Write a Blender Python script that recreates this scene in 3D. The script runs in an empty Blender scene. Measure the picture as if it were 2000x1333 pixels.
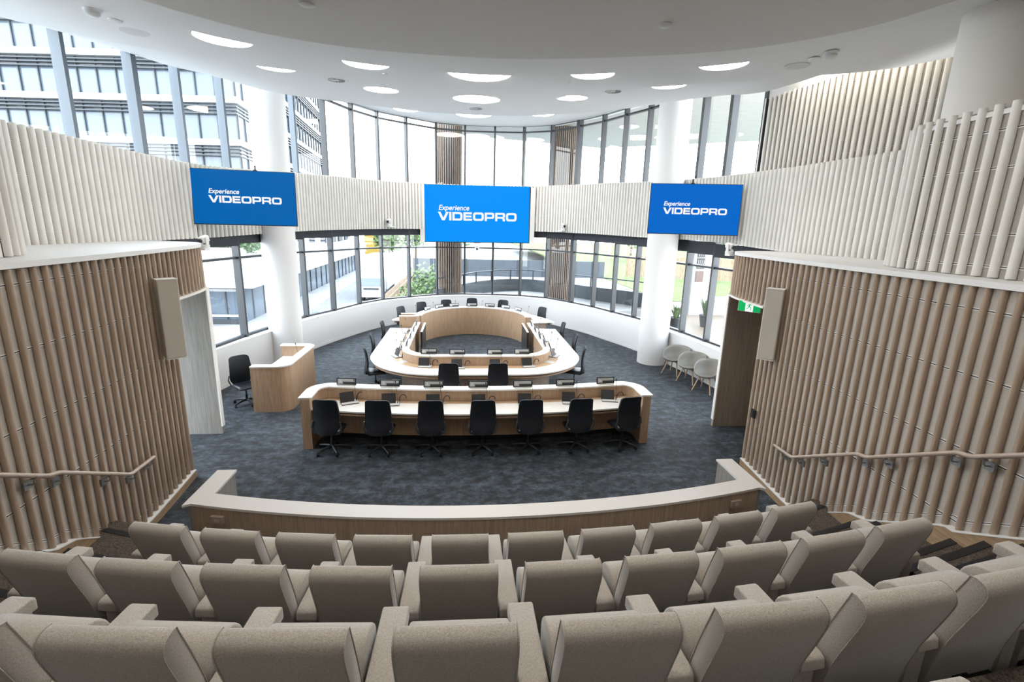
import bpy, bmesh, math, random
from mathutils import Vector, Matrix
random.seed(7)
PI = math.pi
SC = bpy.context.scene
COL = SC.collection

# ------------------------------------------------------------------ helpers
class MB:
    """collects shapes and links them as ONE mesh object"""
    def __init__(s):
        s.v = []; s.f = []; s.mi = []; s.m = 0
    def add(s, vs, fs):
        o = len(s.v); s.v += [tuple(p) for p in vs]
        for f in fs:
            s.f.append(tuple(o + i for i in f)); s.mi.append(s.m)
        return s
    def box(s, x0, x1, y0, y1, z0, z1):
        return s.add([(x0,y0,z0),(x1,y0,z0),(x1,y1,z0),(x0,y1,z0),(x0,y0,z1),(x1,y0,z1),(x1,y1,z1),(x0,y1,z1)],
                     [(0,3,2,1),(4,5,6,7),(0,1,5,4),(1,2,6,5),(2,3,7,6),(3,0,4,7)])
    def obox(s, c, ax, ay, az, dx, dy, dz):
        c = Vector(c); ax = Vector(ax).normalized()*dx/2; ay = Vector(ay).normalized()*dy/2; az = Vector(az).normalized()*dz/2
        P = [c+sx*ax+sy*ay+sz*az for sz in (-1,1) for sx,sy in ((-1,-1),(1,-1),(1,1),(-1,1))]
        return s.add(P, [(0,3,2,1),(4,5,6,7),(0,1,5,4),(1,2,6,5),(2,3,7,6),(3,0,4,7)])
    def prism(s, poly, z0, z1):
        n = len(poly)
        P = [(x,y,z0) for x,y in poly]+[(x,y,z1) for x,y in poly]
        return s.add(P, [tuple(range(n-1,-1,-1)), tuple(range(n,2*n))]+[(i,(i+1)%n,n+(i+1)%n,n+i) for i in range(n)])
    def xprism(s, prof, x0, x1):           # profile in (y,z), extruded along x
        n = len(prof)
        P = [(x0,y,z) for y,z in prof]+[(x1,y,z) for y,z in prof]
        return s.add(P, [tuple(range(n)), tuple(range(2*n-1,n-1,-1))]+[(i,n+i,n+(i+1)%n,(i+1)%n) for i in range(n)])
    def tube(s, pts, r, n=8, cap=True):
        pts = [Vector(p) for p in pts]; m = len(pts)
        rs = r if isinstance(r,(list,tuple)) else [r]*m
        P = []; up = None
        for i in range(m):
            t = (pts[min(i+1,m-1)]-pts[max(i-1,0)]).normalized()
            if up is None: up = Vector((0,0,1)) if abs(t.z) < .9 else Vector((1,0,0))
            a = t.cross(up)
            if a.length < 1e-5: a = t.orthogonal()
            a.normalize(); b = t.cross(a).normalized(); up = -b if b.dot(up) < 0 else b
            for k in range(n):
                q = 2*PI*k/n; P.append(pts[i]+rs[i]*(math.cos(q)*a+math.sin(q)*up))
        F = []
        for i in range(m-1):
            for k in range(n):
                F.append((i*n+k, i*n+(k+1)%n, (i+1)*n+(k+1)%n, (i+1)*n+k))
        if cap: F += [tuple(range(n-1,-1,-1)), tuple((m-1)*n+k for k in range(n))]
        return s.add(P, F)
    def lathe(s, prof, c=(0,0,0), n=24, cap=True):   # prof (r,z)
        P = []; F = []; m = len(prof)
        for r,z in prof:
            for k in range(n):
                P.append((c[0]+r*math.cos(2*PI*k/n), c[1]+r*math.sin(2*PI*k/n), c[2]+z))
        for i in range(m-1):
            for k in range(n):
                F.append((i*n+k, i*n+(k+1)%n, (i+1)*n+(k+1)%n, (i+1)*n+k))
        if cap: F += [tuple(range(n-1,-1,-1)), tuple((m-1)*n+k for k in range(n))]
        return s.add(P, F)
    def strip(s, path, o0, o1, z0, z1, closed=False, zf0=None, zf1=None):
        """solid band following a plan path, between two offsets to its left"""
        N = normals(path, closed); n = len(path); P = []
        for i,(p,q) in enumerate(zip(path,N)):
            a = zf0(i) if zf0 else z0; b = zf1(i) if zf1 else z1
            for o,z in ((o0,a),(o1,a),(o1,b),(o0,b)):
                P.append((p[0]+q[0]*o, p[1]+q[1]*o, z))
        F = []
        for i in range(n if closed else n-1):
            j = (i+1) % n
            for k in range(4):
                F.append((i*4+k, i*4+(k+1)%4, j*4+(k+1)%4, j*4+k))
        if not closed: F += [(3,2,1,0), tuple((n-1)*4+k for k in range(4))]
        return s.add(P, F)
    def grid(s, P, nu, nv, closeu=False):
        F = []
        for i in range(nu if closeu else nu-1):
            for j in range(nv-1):
                a = i*nv+j; b = ((i+1) % nu)*nv+j
                F.append((a, b, b+1, a+1))
        return s.add(P, F)
    def build(s, name, mats, parent=None, smooth=None, bevel=0, seg=2, loc=None):
        me = bpy.data.meshes.new(name)
        me.from_pydata(s.v, [], s.f)
        mats = mats if isinstance(mats,(list,tuple)) else [mats]
        for m in mats: me.materials.append(m)
        for p,i in zip(me.polygons, s.mi): p.material_index = i
        bm = bmesh.new(); bm.from_mesh(me)
        if bevel:
            bmesh.ops.remove_doubles(bm, verts=bm.verts, dist=1e-5)
            es = [e for e in bm.edges if len(e.link_faces) == 2 and e.calc_face_angle(0) > .5]
            bmesh.ops.bevel(bm, geom=es, offset=bevel, segments=seg, profile=.5, affect='EDGES', clamp_overlap=True)
        bmesh.ops.recalc_face_normals(bm, faces=bm.faces)
        bm.to_mesh(me); bm.free()
        o = bpy.data.objects.new(name, me); COL.objects.link(o)
        if parent: o.parent = parent
        if loc: o.location = loc
        if smooth is not None:
            for p in me.polygons: p.use_smooth = True
            me.set_sharp_from_angle(angle=math.radians(smooth))
        return o

def normals(path, closed=False):
    n = len(path); out = []
    for i in range(n):
        if closed: a, b, c = path[i-1], path[i], path[(i+1) % n]
        else: a, b, c = path[max(i-1,0)], path[i], path[min(i+1,n-1)]
        d0 = Vector((b[0]-a[0], b[1]-a[1])); d1 = Vector((c[0]-b[0], c[1]-b[1]))
        if d0.length < 1e-9: d0 = d1
        if d1.length < 1e-9: d1 = d0
        d0.normalize(); d1.normalize()
        n0 = Vector((-d0.y, d0.x)); n1 = Vector((-d1.y, d1.x))
        m = n0+n1
        m = n0 if m.length < 1e-6 else m.normalized()
        k = max(.4, m.dot(n0)); out.append((m.x/k, m.y/k))
    return out
def arc(cx, cy, r, a0, a1, n):
    return [(cx+r*math.cos(math.radians(a0+(a1-a0)*i/n)), cy+r*math.sin(math.radians(a0+(a1-a0)*i/n))) for i in range(n+1)]
def resample(path, step):
    out = [path[0]]; acc = 0; L = [0]
    for a,b in zip(path[:-1],path[1:]): L.append(L[-1]+math.hypot(b[0]-a[0], b[1]-a[1]))
    n = max(1, round(L[-1]/step)); out = []; j = 0
    for i in range(n+1):
        s = L[-1]*i/n
        while j < len(path)-2 and L[j+1] < s: j += 1
        t = (s-L[j])/max(1e-9, L[j+1]-L[j])
        out.append(tuple(path[j][k]+(path[j+1][k]-path[j][k])*t for k in range(len(path[0]))))
    return out
def smoothpath(P, sub=6):                    # Catmull-Rom through the points
    out = []; n = len(P)
    for i in range(n-1):
        p0, p1, p2, p3 = P[max(i-1,0)], P[i], P[i+1], P[min(i+2,n-1)]
        for k in range(sub):
            t = k/sub
            out.append(tuple(.5*((2*p1[d])+(-p0[d]+p2[d])*t+(2*p0[d]-5*p1[d]+4*p2[d]-p3[d])*t*t+(-p0[d]+3*p1[d]-3*p2[d]+p3[d])*t**3) for d in range(len(p1))))
    out.append(tuple(P[-1])); return out
def lerp1(tab, x):
    if x <= tab[0][0]: return tab[0][1]
    for (a,b),(c,d) in zip(tab[:-1],tab[1:]):
        if x <= c: return b+(d-b)*(x-a)/(c-a)
    return tab[-1][1]
def tag(o, label, cat, group=None):
    o['label'] = label; o['category'] = cat
    if group: o['group'] = group
    return o
def thing(name, label, cat, loc=(0,0,0), rz=0, group=None):
    o = bpy.data.objects.new(name, None); COL.objects.link(o)
    o.empty_display_size = .1; o.location = loc; o.rotation_euler = (0,0,rz)
    return tag(o, label, cat, group)
def struct(o, label=None):
    o['kind'] = 'structure'
    if label: o['label'] = label
    return o
def sroot(name, label=None, loc=(0,0,0)):
    o = bpy.data.objects.new(name, None); COL.objects.link(o); o.location = loc; o.empty_display_size = .1
    return struct(o, label)
def dup(root, label, loc, rz=0, group=None, skip=()):
    def cp(o, par):
        c = o.copy(); COL.objects.link(c)
        if par: c.parent = par
        for ch in list(o.children):
            if ch.name.split('.')[0] not in skip: cp(ch, c)
        return c
    r = cp(root, None); r.location = loc; r.rotation_euler = (0,0,rz); r['label'] = label
    if group: r['group'] = group
    return r

# ------------------------------------------------------------------ materials
def mat(name, col, rough=.6, metal=0, spec=.5, emit=None, es=1.0):
    m = bpy.data.materials.new(name); m.use_nodes = True
    b = m.node_tree.nodes['Principled BSDF']
    b.inputs['Base Color'].default_value = (*col,1); b.inputs['Roughness'].default_value = rough
    b.inputs['Metallic'].default_value = metal; b.inputs['Specular IOR Level'].default_value = spec
    if emit:
        b.inputs['Emission Color'].default_value = (*emit,1); b.inputs['Emission Strength'].default_value = es
    return m
def noisy(name, c0, c1, scale=(1,1,1), nscale=5, detail=4, rough=.6, spec=.4, lo=.35, hi=.65, bump=0, dist=0, rough_n=.55):
    m = mat(name, c0, rough, 0, spec); nt = m.node_tree; b = nt.nodes['Principled BSDF']
    tc = nt.nodes.new('ShaderNodeTexCoord'); mp = nt.nodes.new('ShaderNodeMapping'); mp.inputs['Scale'].default_value = scale
    nz = nt.nodes.new('ShaderNodeTexNoise'); nz.inputs['Scale'].default_value = nscale; nz.inputs['Detail'].default_value = detail
    nz.inputs['Distortion'].default_value = dist; nz.inputs['Roughness'].default_value = rough_n
    cr = nt.nodes.new('ShaderNodeValToRGB'); cr.color_ramp.elements[0].position = lo; cr.color_ramp.elements[1].position = hi
    cr.color_ramp.elements[0].color = (*c0,1); cr.color_ramp.elements[1].color = (*c1,1)
    nt.links.new(tc.outputs['Object'], mp.inputs['Vector']); nt.links.new(mp.outputs['Vector'], nz.inputs['Vector'])
    nt.links.new(nz.outputs['Fac'], cr.inputs['Fac']); nt.links.new(cr.outputs['Color'], b.inputs['Base Color'])
    if bump:
        bp = nt.nodes.new('ShaderNodeBump'); bp.inputs['Strength'].default_value = bump; bp.inputs['Distance'].default_value = .004
        nt.links.new(nz.outputs['Fac'], bp.inputs['Height']); nt.links.new(bp.outputs['Normal'], b.inputs['Normal'])
    return m
def carpet_mat(name, c0, c1, c2):
    m = mat(name, c0, .75, 0, .4); nt = m.node_tree; b = nt.nodes['Principled BSDF']; L = nt.links.new
    b.inputs['Sheen Weight'].default_value = .07; b.inputs['Sheen Roughness'].default_value = .4; b.inputs['Sheen Tint'].default_value = (.85,.94,1,1)
    tc = nt.nodes.new('ShaderNodeTexCoord')
    n1 = nt.nodes.new('ShaderNodeTexNoise'); n1.inputs['Scale'].default_value = 4.2; n1.inputs['Detail'].default_value = 12; n1.inputs['Roughness'].default_value = .80; n1.inputs['Distortion'].default_value = .15
    mp = nt.nodes.new('ShaderNodeMapping'); mp.inputs['Scale'].default_value = (1,1.35,1)
    L(tc.outputs['Object'], mp.inputs['Vector']); L(mp.outputs['Vector'], n1.inputs['Vector'])
    cr = nt.nodes.new('ShaderNodeValToRGB'); e = cr.color_ramp.elements
    e[0].position = .42; e[0].color = (*c0,1); e[1].position = .60; e[1].color = (*c2,1)
    k = e.new(.5); k.color = (*c1,1)
    L(n1.outputs['Fac'], cr.inputs['Fac'])
    br = nt.nodes.new('ShaderNodeTexBrick'); br.offset = .5
    br.inputs['Scale'].default_value = 1; br.inputs['Brick Width'].default_value = 1.0; br.inputs['Row Height'].default_value = .25
    br.inputs['Mortar Size'].default_value = .003; br.inputs['Color1'].default_value = (.66,.64,.64,1); br.inputs['Color2'].default_value = (1.15,1.15,1.15,1); br.inputs['Mortar'].default_value = (.75,.75,.75,1)
    L(tc.outputs['Object'], br.inputs['Vector'])
    mx = nt.nodes.new('ShaderNodeMix'); mx.data_type = 'RGBA'; mx.blend_type = 'MULTIPLY'; mx.inputs['Factor'].default_value = .7
    L(cr.outputs['Color'], mx.inputs[6]); L(br.outputs['Color'], mx.inputs[7]); L(mx.outputs[2], b.inputs['Base Color'])
    n2 = nt.nodes.new('ShaderNodeTexNoise'); n2.inputs['Scale'].default_value = 160
    L(tc.outputs['Object'], n2.inputs['Vector'])
    bp = nt.nodes.new('ShaderNodeBump'); bp.inputs['Strength'].default_value = .35; bp.inputs['Distance'].default_value = .006
    L(n2.outputs['Fac'], bp.inputs['Height']); L(bp.outputs['Normal'], b.inputs['Normal'])
    return m
def fabric_mat(name, c0, c1):
    m = mat(name, c0, .7, 0, .5); nt = m.node_tree; b = nt.nodes['Principled BSDF']; L = nt.links.new
    b.inputs['Sheen Weight'].default_value = .55; b.inputs['Sheen Roughness'].default_value = .45; b.inputs['Sheen Tint'].default_value = (.92,.96,1,1)
    tc = nt.nodes.new('ShaderNodeTexCoord'); outs = []
    for sc in ((1,1,.22),(.22,1,1),(1,.22,1)):
        mp = nt.nodes.new('ShaderNodeMapping'); mp.inputs['Scale'].default_value = sc
        nz = nt.nodes.new('ShaderNodeTexNoise'); nz.inputs['Scale'].default_value = 420; nz.inputs['Detail'].default_value = 1
        L(tc.outputs['Object'], mp.inputs['Vector']); L(mp.outputs['Vector'], nz.inputs['Vector']); outs.append(nz.outputs['Fac'])
    a = nt.nodes.new('ShaderNodeMath'); a.operation = 'ADD'; L(outs[0], a.inputs[0]); L(outs[1], a.inputs[1])
    a2 = nt.nodes.new('ShaderNodeMath'); a2.operation = 'ADD'; L(a.outputs[0], a2.inputs[0]); L(outs[2], a2.inputs[1])
    a3 = nt.nodes.new('ShaderNodeMath'); a3.operation = 'DIVIDE'; L(a2.outputs[0], a3.inputs[0]); a3.inputs[1].default_value = 3
    cr = nt.nodes.new('ShaderNodeValToRGB'); cr.color_ramp.elements[0].position = .4; cr.color_ramp.elements[1].position = .6
    cr.color_ramp.elements[0].color = (*c0,1); cr.color_ramp.elements[1].color = (*c1,1)
    L(a3.outputs[0], cr.inputs['Fac']); L(cr.outputs['Color'], b.inputs['Base Color'])
    bp = nt.nodes.new('ShaderNodeBump'); bp.inputs['Strength'].default_value = .25; bp.inputs['Distance'].default_value = .002
    L(a3.outputs[0], bp.inputs['Height']); L(bp.outputs['Normal'], b.inputs['Normal'])
    return m
def glass_mat(name, tint, f0=.06, rough=0.0):
    m = bpy.data.materials.new(name); m.use_nodes = True; nt = m.node_tree; nt.nodes.clear(); L = nt.links.new
    out = nt.nodes.new('ShaderNodeOutputMaterial'); mix = nt.nodes.new('ShaderNodeMixShader')
    tr = nt.nodes.new('ShaderNodeBsdfTransparent'); tr.inputs['Color'].default_value = (*tint,1)
    gl = nt.nodes.new('ShaderNodeBsdfGlossy'); gl.inputs['Roughness'].default_value = rough
    fr = nt.nodes.new('ShaderNodeFresnel'); ge = nt.nodes.new('ShaderNodeNewGeometry'); mr = nt.nodes.new('ShaderNodeMapRange')
    mr.inputs['To Min'].default_value = 1.5; mr.inputs['To Max'].default_value = 1/1.5
    L(ge.outputs['Backfacing'], mr.inputs['Value']); L(mr.outputs[0], fr.inputs['IOR'])
    L(fr.outputs[0], mix.inputs[0]); L(tr.outputs[0], mix.inputs[1]); L(gl.outputs[0], mix.inputs[2]); L(mix.outputs[0], out.inputs['Surface'])
    return m

M = dict(
    carpet = carpet_mat('navy carpet', (.009,.0095,.0115), (.026,.034,.044), (.070,.092,.116)),
    step_carpet = noisy('brown step carpet', (.045,.036,.030), (.15,.125,.105), nscale=90, detail=3, rough=.95, spec=.1),
    nosing = mat('black stair nosing', (.012,.012,.013), .6),
    oak = noisy('oak veneer', (.36,.235,.145), (.50,.35,.235), scale=(9,9,.5), nscale=5, detail=5, rough=.45, lo=.3, hi=.7),
    oak_dark = noisy('oak skirting', (.30,.195,.11), (.42,.29,.175), scale=(2,2,14), nscale=3, detail=4, rough=.5),
    oak_top = noisy('oak worktop inlay', (.46,.30,.175), (.58,.41,.27), scale=(3,14,3), nscale=4, rough=.4),
    cap = noisy('whitewashed timber cap', (.80,.775,.735), (.835,.81,.775), scale=(6,6,6), nscale=9, rough=.35, spec=.5),
    barrier_cap = mat('pale laminate cap', (.66,.635,.60), .4),
    grey_oak = noisy('grey oak veneer', (.20,.19,.17), (.32,.305,.28), scale=(14,14,.45), nscale=4, detail=6, rough=.5, lo=.3, hi=.7),
    brown_oak = noisy('smoked oak veneer', (.27,.215,.17), (.40,.325,.265), scale=(14,14,.45), nscale=4, detail=6, rough=.5, lo=.3, hi=.7),
    barrier = noisy('barrier oak veneer', (.34,.255,.185), (.48,.37,.28), scale=(9,9,.5), nscale=5, detail=5, rough=.5, lo=.3, hi=.7),
    batten = noisy('stained timber batten', (.33,.245,.178), (.43,.33,.25), scale=(6,6,.4), nscale=5, rough=.5, spec=.35),
    felt = noisy('taupe acoustic felt', (.47,.43,.385), (.53,.49,.445), nscale=120, rough=.9, spec=.1),
    cream = noisy('cream painted batten', (.70,.68,.635), (.75,.735,.69), nscale=3, rough=.5, spec=.35),
    cream_felt = noisy('grey cream felt', (.36,.335,.30), (.42,.395,.355), nscale=140, rough=.9, spec=.1),
    line = mat('white joint line', (.80,.79,.77), .5),
    gap = mat('dark joint gap', (.05,.045,.04), .8),
    white = mat('white paint', (.76,.76,.755), .6),
    warm_white = mat('warm white paint', (.74,.71,.66), .6),
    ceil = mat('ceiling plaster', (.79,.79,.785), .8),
    ceil_shaded = mat('shaded ceiling plaster', (.66,.645,.62), .85),  # same plaster, its colour darkened to stand for weaker light
    frame = mat('charcoal aluminium', (.035,.038,.042), .4, .3),
    frame_skylit = mat('skylit charcoal aluminium', (.07,.09,.11), .4, .2),  # charcoal frames with the bluish sky light put into their colour
    blind = mat('charcoal blind fabric', (.03,.033,.042), .8),
    glass = glass_mat('window glass', (.93,.96,.97)),
    tglass = glass_mat('clear screen glass', (.88,.92,.93)),
    seat = fabric_mat('oatmeal upholstery', (.32,.285,.245), (.54,.495,.44)),
    chair = mat('black chair fabric', (.008,.011,.017), .6, 0, .4),
    chair_pl = mat('black chair plastic', (.016,.018,.022), .35, 0, .5),
    chair_grey = mat('grey chair edge', (.10,.105,.115), .35, .4),
    leather = mat('black seat leather', (.014,.016,.022), .38, 0, .5),
    alu = mat('polished aluminium', (.62,.63,.65), .25, 1),
    steel = mat('brushed steel', (.32,.32,.32), .4, .9),
    black = mat('black plastic', (.012,.012,.014), .4),
    screen_off = mat('dark glossy screen', (.035,.036,.038), .28, 0, .3),
    lt_grey = mat('light grey plastic', (.62,.62,.61), .45),
    tub = mat('stone grey moulded shell', (.235,.222,.20), .55),
    leg = noisy('beech chair leg', (.50,.33,.20), (.60,.42,.27), scale=(8,8,1), nscale=4, rough=.45),
    rail = mat('mushroom rail sleeve', (.42,.33,.27), .45),
    spk = noisy('speaker grille cloth', (.50,.455,.395), (.58,.535,.475), nscale=300, rough=.8, spec=.2),
    spk_white = mat('white speaker enclosure', (.76,.74,.70), .5),
    dark = mat('dark void', (.015,.015,.015), .9),
    np_light = mat('nameplate display', (.40,.41,.41), .3, 0, .5, (.42,.43,.43), .10),
    np_dark = mat('nameplate dark band', (.05,.05,.055), .35),
    led_blue = mat('led wall blue', (0,0,0), .6, 0, .08, (0,.30,1.0), 1.0),
    tv_blue_l = mat('monitor blue', (0,0,0), .5, 0, .08, (0,.127,.44), 1.0),
    tv_blue_r = mat('monitor bright blue', (0,0,0), .5, 0, .08, (0,.138,.60), 1.0),
    tv_white = mat('screen lettering', (0,0,0), .5, 0, .2, (1,1,1), .95),
    lamp = mat('luminous diffuser', (.9,.9,.9), .5, 0, .3, (1,.94,.86), 28.0),
    lamp2 = mat('cove strip lamp', (.9,.9,.9), .5, 0, .3, (1,.90,.76), 75.0),
    green = mat('exit sign green', (.0,.25,.08), .4, 0, .3, (0,.30,.07), .9),
    exit_white = mat('exit sign white', (.8,.8,.8), .4, 0, .3, (.85,1,.9), 1.0),
    # outside
    concrete = noisy('pale paving', (0.2280,0.2280,0.2280), (0.3040,0.3040,0.3002), nscale=.8, rough=.9, spec=.1),
    asphalt = noisy('grey asphalt', (0.1350,0.1350,0.1404), (0.1800,0.1800,0.1836), nscale=2, rough=.95, spec=.1),
    grass = noisy('lawn', (0.0825,0.1125,0.0375), (0.1275,0.1575,0.0675), nscale=3, rough=.95, spec=.05),
    dfence = mat('slate fence panel', (0.0352,0.0440,0.0528), .7),
    pfence = noisy('timber paling', (0.1650,0.1100,0.0660), (0.2640,0.1980,0.1320), scale=(5,5,1), nscale=3, rough=.8),
    leaf = noisy('leaf green', (0.0216,0.0504,0.0126), (0.0630,0.1080,0.0288), nscale=9, rough=.6),
    leaf2 = noisy('pale leaf green', (0.0400,0.0800,0.0200), (0.1240,0.1800,0.0640), nscale=9, rough=.6),
    bark = mat('bark', (.14,.10,.07), .9),
    out_white = mat('white render', (0.3400,0.3400,0.3400), .7),
    out_glass = mat('tinted facade glass', (0.075,0.10,0.128), .12, .0, .5),
    out_dark = mat('dark facade', (0.0160,0.0200,0.0260), .5),
    out_mull = mat('facade mullion', (.022,.027,.033), .5),
    yellow = mat('yellow cladding', (0.3520,0.2200,0.0264), .6),
    red = mat('red car paint', (.50,.03,.03), .3),
    truck = mat('white truck paint', (0.3840,0.3840,0.3840), .35),
    tyre = mat('rubber', (.02,.02,.02), .8),
    brown_lou = mat('brown louvre', (.12,.075,.06), .6),
    floor_wood = noisy('lobby plank floor', (0.1800,0.1350,0.0990), (0.2700,0.2160,0.1620), scale=(1,8,1), nscale=3, rough=.4),
    soffit = noisy('soffit boards', (.34,.34,.325), (.42,.42,.40), scale=(1,9,1), nscale=2, rough=.7),
    out_batten = noisy('weathered batten', (0.1275,0.0884,0.0646), (0.2040,0.1530,0.1156), scale=(6,6,.4), nscale=5, rough=.6),
    pot = mat('slate plant pot', (.03,.035,.04), .5),
)

# ------------------------------------------------------------------ camera and world
def Rcam(pitch, roll, yaw):
    fwd = Vector((math.sin(yaw)*math.cos(pitch), math.cos(yaw)*math.cos(pitch), -math.sin(pitch)))
    right = Vector((math.cos(yaw), -math.sin(yaw), 0)); up = right.cross(fwd)
    c, s = math.cos(roll), math.sin(roll)
    r2 = c*right+s*up; u2 = -s*right+c*up
    m = Matrix((r2, u2, -fwd)).transposed()
    return m
cd = bpy.data.cameras.new('camera'); cam = bpy.data.objects.new('camera', cd); COL.objects.link(cam)
cd.sensor_width = 36; cd.lens = 944.4*36/2000; cd.clip_start = .05; cd.clip_end = 600
cam.matrix_world = Matrix.Translation((-.357,0,4.3)) @ Rcam(math.radians(13.38), math.radians(1.55), math.radians(5.86)).to_4x4()
SC.camera = cam
w = bpy.data.worlds.new('overcast sky'); SC.world = w; w.use_nodes = True
nt = w.node_tree; bg = nt.nodes['Background']
tc = nt.nodes.new('ShaderNodeTexCoord'); sx = nt.nodes.new('ShaderNodeSeparateXYZ'); cr = nt.nodes.new('ShaderNodeValToRGB')
nt.links.new(tc.outputs['Generated'], sx.inputs[0]); nt.links.new(sx.outputs['Z'], cr.inputs['Fac']); nt.links.new(cr.outputs['Color'], bg.inputs['Color'])
cr.color_ramp.elements[0].position = 0.0; cr.color_ramp.elements[0].color = (.95,.98,1,1)
cr.color_ramp.elements[1].position = .8; cr.color_ramp.elements[1].color = (.72,.85,1,1)
bg.inputs['Strength'].default_value = 12.0
SC.view_settings.view_transform = 'Standard'; SC.view_settings.look = 'None'; SC.view_settings.gamma = 1; SC.view_settings.use_curve_mapping = False
SC.view_settings.exposure = 0.0
cy = SC.cycles; cy.max_bounces = 7; cy.diffuse_bounces = 4; cy.glossy_bounces = 3; cy.transparent_max_bounces = 10; cy.transmission_bounces = 4
cy.sample_clamp_indirect = 6; cy.caustics_reflective = False; cy.caustics_refractive = False
try: cy.use_denoising = True
except Exception: pass

# ------------------------------------------------------------------ plan curves
G = [(-7.55,6.0),(-7.40,8.0),(-7.19,9.72),(-6.95,11.18),(-6.76,12.40),(-6.52,13.92),(-6.17,15.45),(-5.76,16.96),(-5.17,18.22),(-4.57,19.82),(-3.83,21.03),(-2.80,21.89),(-1.60,22.74),(-.32,23.03),(1.006,22.98),(2.30,22.75),(3.46,22.10),(4.37,20.86),(5.06,19.67),(5.54,18.46),(6.02,17.34),(6.40,16.1),(6.73,14.76),(6.92,13.50),(7.09,12.40)]
W = [(-6.78,6.0),(-6.75,8.5),(-6.75,10),(-6.7,11.5),(-6.5,12.8),(-6.15,14.2),(-5.8,15.6),(-5.38,17.0),(-4.8,18.5),(-4.1,20.0),(-3.4,20.95),(-2.6,21.6),(-1.5,22.3),(-.3,22.6),(1.0,22.55),(2.1,22.35),(3.2,21.7),(4.05,20.6),(4.75,19.4),(5.2,18.3),(5.65,17.2),(6.05,16.0),(6.35,14.7),(6.6,13.3),(6.7,12),(6.75,10.5),(6.75,9),(6.75,6.0)]
ZT = [5.57,5.55,5.53,5.515,5.52,5.59,5.69,5.77,5.85,5.91,5.95,5.985,6.01,6.03,6.035,6.045,6.045,6.03,6.0,5.965,5.915,5.87,5.815,5.775,5.745,5.715,5.69,5.66]
ZB = [3.80,3.80,3.80,3.81,3.83,3.88,3.93,3.97,4.005,4.03,4.05,4.065,4.075,4.085,4.09,4.09,4.09,4.085,4.075,4.06,4.04,4.03,4.03,4.01,3.96,3.90,3.87,3.86]
WS = smoothpath([(x,y,t,b) for (x,y),t,b in zip(W,ZT,ZB)], 5)
SILL = 1.08
TW = [(4.60,-3.0),(4.60,1.0),(4.62,3),(4.66,4),(4.70,5),(4.75,6),(4.83,7),(4.93,7.95)]
FAS = [(4.93,7.95),(5.0,8.6),(5.1,9.2),(5.24,9.62),(5.48,9.98),(5.85,10.22),(6.3,10.34),(6.75,10.38)]
TWs = smoothpath(TW, 6); FASs = smoothpath([TW[-2]]+FAS, 6)[6:]
def mir(p): return [(-q[0],)+tuple(q[1:]) for q in p]

# ------------------------------------------------------------------ floor, tiers, steps
b = MB(); b.box(-7.6, 7.6, -4, 24, -.3, 0)
fl = struct(b.build('floor', M['carpet']), 'dark navy patterned carpet floor of the chamber')
YC = 19.0
def annulus(r0, r1, xmax, z0, z1, mb, n=24):
    # band between two radii about (0,YC), on the camera side, clipped to |x|<xmax
    def pts(r): return [(x, YC-math.sqrt(r*r-x*x)) for x in [-xmax+2*xmax*i/n for i in range(n+1)]]
    poly = pts(r0)+pts(r1)[::-1]
    mb.prism(poly, z0, z1)
for k in range(4):
    r0 = 13.97 if k == 0 else 14.17+1.09*k+.02
    b = MB(); annulus(r0, 24.0 if k == 3 else 14.17+1.09*(k+1)+.02, 4.75, 0.0, .56*(k+1), b)
    t = struct(b.build('floor', M['step_carpet']), 'brown carpeted seating tier of the gallery')
    # nosing of the tier in the aisles and extra steps
    for sgn in (-1,1):
        for j,(dr,zz) in enumerate(((-.56,.187),(-.28,.373),(0.0,.56))):
            ra = (14.13 if k == 0 else r0)+dr; z = .56*k+zz
            def ap(r, xa, xb, n=6): return [(sgn*x, YC-math.sqrt(r*r-x*x)) for x in [xa+(xb-xa)*i/n for i in range(n+1)]]
            if j < 2:
                b = MB(); b.prism(ap(ra,3.5,4.72)+ap(ra+.6,3.5,4.72)[::-1], .56*k-.02, z)
                b.build('aisle_step', M['step_carpet'], t)
            b = MB(); b.prism(ap(ra-.012,3.46,4.72)+ap(ra+.06,3.46,4.72)[::-1], z-.045, z+.006)
            b.build('stair_nosing', M['nosing'], t)

# ------------------------------------------------------------------ low wall under the windows, with sill
wl = [(p[0],p[1]) for p in WS if p[1] > 9.9]
b = MB(); b.strip(wl, 0, .42, 0, SILL-.03)
wb = struct(b.build('wall_back', M['white'], smooth=30), 'low white curved wall under the windows')
b = MB(); b.strip(wl, -.015, .5, SILL-.03, SILL)
b.build('sill', M['white'], wb, smooth=30)
b = MB(); b.strip(wl, -.012, 0.0, 0, .09)
struct(b.build('baseboard_back', M['white'], smooth=30))

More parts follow.
